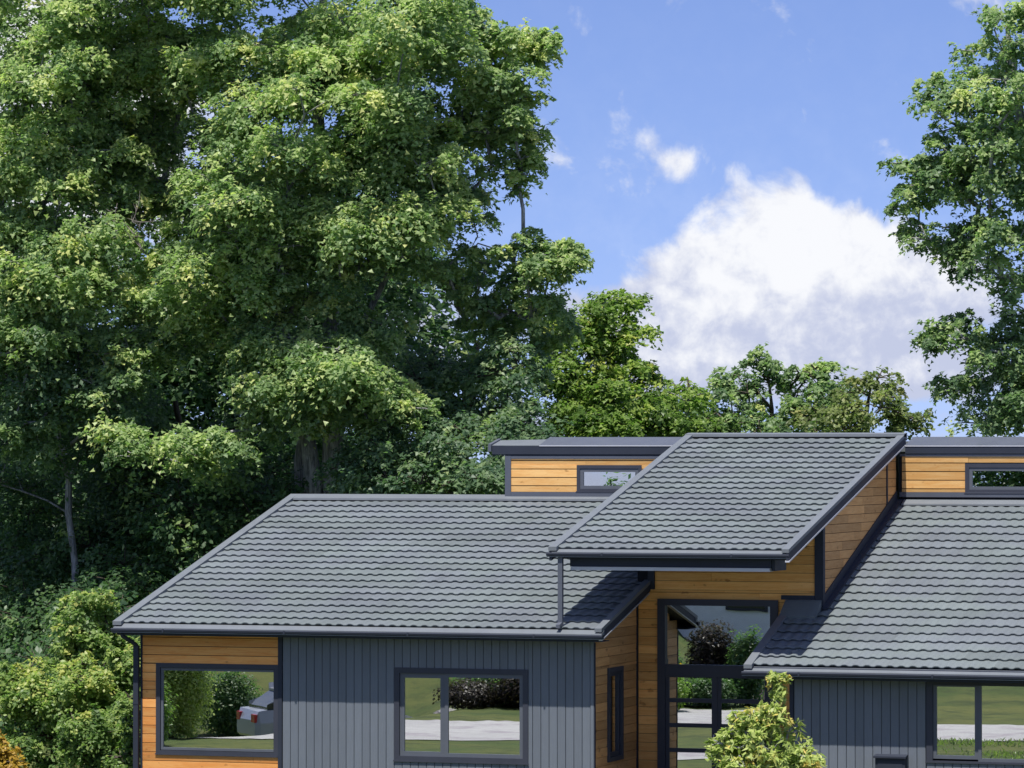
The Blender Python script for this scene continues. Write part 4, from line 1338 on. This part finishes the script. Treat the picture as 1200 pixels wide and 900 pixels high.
# sapling in front of the right wing
shrub('maple_sapling', 'pale yellow green sapling with a tall leading shoot before the entrance', -2.6,
      [(896, 878, -2.6, 44, 38, 0.5, 19, 0.8), (862, 880, -2.6, 22, 34, 0.4, 9, 0.75), (935, 890, -2.6, 22, 22, 0.4, 8, 0.75), (896, 842, -2.6, 24, 12, 0.3, 6, 0.6), (912, 812, -2.6, 5, 10, 0.08, 3, 0.36), (914, 797, -2.6, 9, 6, 0.1, 4, 0.40), (868, 845, -2.6, 10, 6, 0.15, 2, 0.5), (900, 930, -2.6, 60, 40, 0.5, 14, 0.8)],
      'leaf_sapling', 205, 0.115, 'lance', 0.56, bough=(0.25, 1.0), pads=7, nleaf=24, cat='tree', droop=0.9, bark='bark', fill=0.10, dense=1.25)

# bare dead twigs low in the big maple
tw = MB()
rt = np.random.default_rng(5)
for (x0, y0, x1, y1, Yd) in ((165, 300, 135, 235, 17.0), (160, 292, 158, 240, 17.1)):
    a, b = at(x0, y0, Yd), at(x1, y1, Yd)
    n = 7
    pts = [a + (b - a) * k / n + rt.normal(size=3) * 0.09 for k in range(n + 1)]
    tw.tube(pts, list(np.linspace(0.016, 0.005, n + 1)), 5)
    for k in range(1, n):
        for s in range(2):
            d = unit((b - a)[None])[0] * 0.5 + rt.normal(size=3) * 0.45
            q = pts[k] + d * rt.uniform(0.15, 0.40)
            tw.tube([pts[k], (pts[k] + q) / 2 + rt.normal(size=3) * 0.03, q], [0.008, 0.006, 0.003], 4, False)
for o in list(COL.objects):
    if o.name == 'maple_tree':
        d = tw.build('dead_twigs', M['twig'], o)
        d['label'] = 'bare grey dead twigs'
        d['kind'] = 'stuff'

# distant wood behind everything
rg = np.random.default_rng(77)
n = 46000
P = np.stack([rg.uniform(-75, 70, n), rg.uniform(48, 58, n), np.zeros(n)], -1)
hgt = 6.2 + 1.6 * np.sin(P[:, 0] * 0.45) + 1.1 * np.sin(P[:, 0] * 1.3 + 2) - np.clip((P[:, 0] + 22) / 8, 0, 1) * 3.4
P[:, 2] = -0.3 + hgt * rg.random(n) ** 0.7
N = rg.normal(size=(n, 3)) * 0.6 + np.array([0, -0.5, 0.8])
tag(link('distant_wood', leaf_mesh('distant_wood', P, N, 0.55, np.clip(0.35 + rg.normal(size=n) * 0.12, 0, 1), M['leaf_dark'], rg, 'maple')), 'dense green wood closing the view far behind the house', None, None, 'stuff')

# ------------------------------------------------------------------ across the driveway: what the panes reflect
def solid_shrub(name, label, x, y, r, h, mat, seed, leaf=0.11, cat='shrub', group=None, top=None):
    rr = np.random.default_rng(seed)
    z = float(ground_z(x, y))
    if top is not None:
        h = top - z
    root = thing(name, label, cat, (x, y, z), group)
    n = int(60 * r * h / (leaf * leaf) + 200) if top is None else int(40 * r * h / (leaf * leaf))
    d = unit(rr.normal(size=(n, 3)))
    lump = 1 + 0.16 * np.sin(d[:, 0] * 5 + seed) * np.cos(d[:, 1] * 4) + 0.1 * rr.normal(size=n)
    P = np.array([x, y, z + h * 0.5]) + d * lump[:, None] * np.array([r, r, h * 0.52]) * (rr.random((n, 1)) ** 0.25)
    cr = link('foliage', leaf_mesh('foliage', P, d + rr.normal(size=(n, 3)) * 0.5 + [0, 0, .4], leaf, np.clip(0.45 + rr.normal(size=n) * 0.14, 0, 1), M[mat], rr, 'oval'), root)
    tag(cr, kind='stuff')
    hp('stem', M['bark_brown'], MB().tube([(x, y, z - .05), (x + .03, y, z + h * .3), (x, y, z + h * .6)], [.07, .05, .02], 7), root)
    return root


for k, (x, y, r, h, mt, lab) in enumerate([
    (-8.35, -26.5, 0.60, 1.85, 'leaf_plum', 'tall brown leaved bush across the driveway, reflected in the transom'),
    (-7.35, -26.0, 0.42, 1.7, 'leaf_dark', 'smaller dark bush across the driveway, reflected in the transom corner'),
    (-8.9, -25.2, 0.6, 0.8, 'leaf_dark', 'low dark bush left of the brown leaved bush across the driveway'),
    (-7.9, -25.0, 0.6, 0.75, 'leaf_dark', 'low dark bush under the brown leaved bush across the driveway'),
    (-11.6, -28.4, 1.1, 1.0, 'leaf_plum', 'wide dark bush at the front of the mulch bed'),
    (-13.2, -28.0, 0.8, 0.6, 'leaf_plum', 'low dark brown mound at the front of the mulch bed'),
    (-10.4, -28.2, 0.9, 1.2, 'leaf_dark', 'dark green bush at the right end of the mulch bed'),
    (-12.2, -30.2, 1.25, 1.7, 'leaf_dark', 'low dark green bush on the mulch bed'),
    (-13.7, -30.6, 0.8, 0.8, 'leaf_dark', 'dark green mound on the mulch bed'),
    (-11.0, -29.2, 0.9, 1.1, 'leaf_dark', 'smallest green bush at the near end of the mulch bed'),
    (-12.6, -28.9, 0.8, 0.95, 'leaf_dark', 'rounded green bush in front of the mulch bed'),
    (-19.6, -24.5, 0.8, 2.0, 'leaf_blue', 'grey green conifer like bush beside the parked car'),
    (-15.3, -15.5, 0.85, 2.4, 'leaf_sapling', 'bright lime shrub reflected in the picture window'),
    (-14.6, -12.5, 0.6, 1.3, 'leaf_shrub', 'green shrub before the lime shrub'),
    (-20.6, -31.5, 0.8, 1.6, 'leaf_dark', 'large dark leaved bush uphill of the parked car'),
    (-9.3, -24.8, 0.7, 1.2, 'leaf_gold', 'golden bush across the driveway, reflected in the left door leaf'),
    (-8.4, -22.6, 0.6, 0.9, 'leaf_lime', 'low yellow green bush across the driveway, reflected in the doors'),
    (-5.6, -24.2, 0.7, 1.0, 'leaf_shrub', 'low green bush across the driveway, reflected in the right door leaf')]):
    solid_shrub('bush', lab, x, y, r, h, mt, 300 + k, 0.09)
rr = random.Random(3)
for k, (x, y, s) in enumerate([(-14.8, -31.0, 0.26), (-13.9, -31.6, 0.33), (-14.3, -29.4, 0.18)]):
    m = MB()
    n = 9
    prof = [(0.0, 1.0), (0.35, 1.0), (0.75, 0.72), (1.0, 0.2)]
    z = float(ground_z(x, y))
    rings = []
    for (hh, rad_) in prof:
        rings.append([(x + s * rad_ * math.cos(6.283 * j / n) * rr.uniform(.8, 1.15) * 1.3, y + s * rad_ * math.sin(6.283 * j / n) * rr.uniform(.8, 1.15), z - .05 + s * 0.7 * hh) for j in range(n)])
    for a in range(len(rings) - 1):
        for j in range(n):
            q = (j + 1) % n
            m.face([rings[a][j], rings[a][q], rings[a + 1][q], rings[a + 1][j]])
    m.face(rings[-1])
    tag(m.build('boulder', M['rock']), ['grey boulder at the foot of the mulch bed', 'largest pale boulder beside the mulch bed', 'smallest pale boulder on the lawn edge'][k], 'boulder', 'boulders edging the mulch bed')

for k, (x, y, r, h, lab) in enumerate([(-2.5, -37.0, 0.5, 0.7, 'small round bush on the lawn bank, reflected in the right wing window'), (-4.6, -35.2, 0.6, 0.5, 'flat low bush on the lawn bank, reflected in the right wing window'), (-0.6, -39.5, 0.45, 0.9, 'upright small bush high on the lawn bank')]):
    solid_shrub('bush', lab, x, y, r, h, 'leaf_shrub', 340 + k, 0.09)
rg = np.random.default_rng(9)
n = 9000
gx, gy = rg.uniform(-3.5, 4.5, n), rg.uniform(-19.5, -13.5, n)
keep = np.sin(gx * 1.7 + gy) + np.sin(gy * 2.3 - gx * .6) + rg.normal(size=n) * .6 > 0.5
gx, gy = gx[keep], gy[keep]
P = np.stack([gx, gy, ground_z(gx, gy) + rg.uniform(0.0, 0.07, len(gx))], -1)
tag(link('tall_grass', leaf_mesh('tall_grass', P, rg.normal(size=(len(gx), 3)) * [1, 1, .2], 0.075, np.clip(0.5 + rg.normal(size=len(gx)) * .2, 0, 1), M['leaf_olive'], rg, 'lance', -3.0)), 'rough tall grass between the path and the driveway', None, None, 'stuff')

# white neighbouring house
nb = thing('neighbour_house', 'white rendered house across the road seen only in the entrance glass', 'house', (-18.5, -56.0, float(ground_z(-18.5, -56.0))))
nz = float(ground_z(-15.6, -55.0)) - 0.6
hp('wall', M['white'], MB().box(-26, -11, -60, -54, nz, nz + 3.3), nb)
hp('roof', M['flash'], MB().hexa([(-26.4, -60.4, nz + 3.3), (-10.6, -60.4, nz + 3.3), (-10.6, -53.5, nz + 3.3), (-26.4, -53.5, nz + 3.3), (-26.0, -57.5, nz + 4.3), (-11.0, -57.5, nz + 4.3), (-11.0, -56.5, nz + 4.3), (-26.0, -56.5, nz + 4.3)]), nb)
for xw in (-22.5, -15.7, -12.4):
    f = hp('window', M['frame'], MB().box(xw, xw + 1.3, -53.995, -53.93, nz + 1.7, nz + 2.7), nb)
    hp('pane', M['carglass'], MB().box(xw + .08, xw + 1.22, -53.928, -53.92, nz + 1.78, nz + 2.62), f)

# parked car, reflected in the picture window
cx, cy_ = -16.6, -28.0
cz_ = float(ground_z(cx, cy_)) - 0.1
car = thing('parked_car', 'silver hatchback parked on the driveway, reflected in the picture window', 'car', (cx, cy_, cz_))
prof = [(-2.05, .45, .80, .74), (-1.95, .38, 1.00, .84), (-1.45, .34, 1.05, .88), (-0.9, .32, 1.02, .90), (0.8, .32, .98, .90), (1.5, .34, .86, .88), (2.0, .42, .72, .74)]
def loft(sections, close=True):
    m = MB()
    rings = []
    for (u, lo, hi, hw) in sections:
        rings.append([(cx + u, cy_ - hw, cz_ + lo), (cx + u, cy_ - hw * 1.02, cz_ + (lo + hi) * .55), (cx + u, cy_ - hw * .94, cz_ + hi), (cx + u, cy_ + hw * .94, cz_ + hi), (cx + u, cy_ + hw * 1.02, cz_ + (lo + hi) * .55), (cx + u, cy_ + hw, cz_ + lo)])
    for a in range(len(rings) - 1):
        for j in range(6):
            q = (j + 1) % 6
            m.face([rings[a][j], rings[a + 1][j], rings[a + 1][q], rings[a][q]], True)
    m.face(rings[0]); m.face(rings[-1][::-1])
    return m
hp('body', M['car'], loft(prof), car)
hp('cabin', M['carglass'], loft([(-1.75, 1.00, 1.08, .76), (-1.25, .98, 1.42, .70), (-.2, .98, 1.48, .70), (.35, .96, 1.40, .70), (1.0, .92, 1.0, .76)]), car)
hp('roof', M['car'], loft([(-1.30, 1.40, 1.46, .66), (-.2, 1.46, 1.51, .67), (.30, 1.38, 1.44, .66)]), car)
for u in (-1.3, 1.3):
    for s in (-1, 1):
        ty = hp('wheel', M['tyre'], MB().tube([(cx + u, cy_ + s * .70, cz_ + .31), (cx + u, cy_ + s * .92, cz_ + .31)], [.31, .31], 18), car)
        hp('rim', M['car'], MB().tube([(cx + u, cy_ + s * .921, cz_ + .31), (cx + u, cy_ + s * .93, cz_ + .31)], [.20, .18], 14), ty)
for s in (-1, 1):
    hp('taillight', M['tail'], MB().box(cx - 2.06, cx - 1.88, cy_ + s * .62 - .15, cy_ + s * .62 + .15, cz_ + .76, cz_ + .93), car)
    hp('headlight', M['lip'], MB().box(cx + 1.88, cx + 2.0, cy_ + s * .55 - .15, cy_ + s * .55 + .15, cz_ + .58, cz_ + .70), car)

car.rotation_euler = (0, 0, math.radians(-38))

# row of small trees beyond the neighbour, reflected in the clerestory glass
for k, (x, y, tp, r, lab) in enumerate([(-36.5, -100, 4.55, 0.9, 'narrowest'), (-35.0, -103, 4.25, 1.6, 'lowest'), (-33.4, -101, 4.75, 1.3, 'middle'), (-31.8, -102, 4.9, 1.6, 'tallest left'),
                                  (-18.5, -100, 8.0, 3.2, 'broad dark'), (-15.0, -101, 8.5, 3.4, 'broadest')]):
    solid_shrub('far_tree', lab + ' of the distant trees beyond the road, reflected in the clerestory glass', x, y, r, 0, 'leaf_dark', 400 + k, 0.3, 'tree', 'distant trees beyond the road', tp)
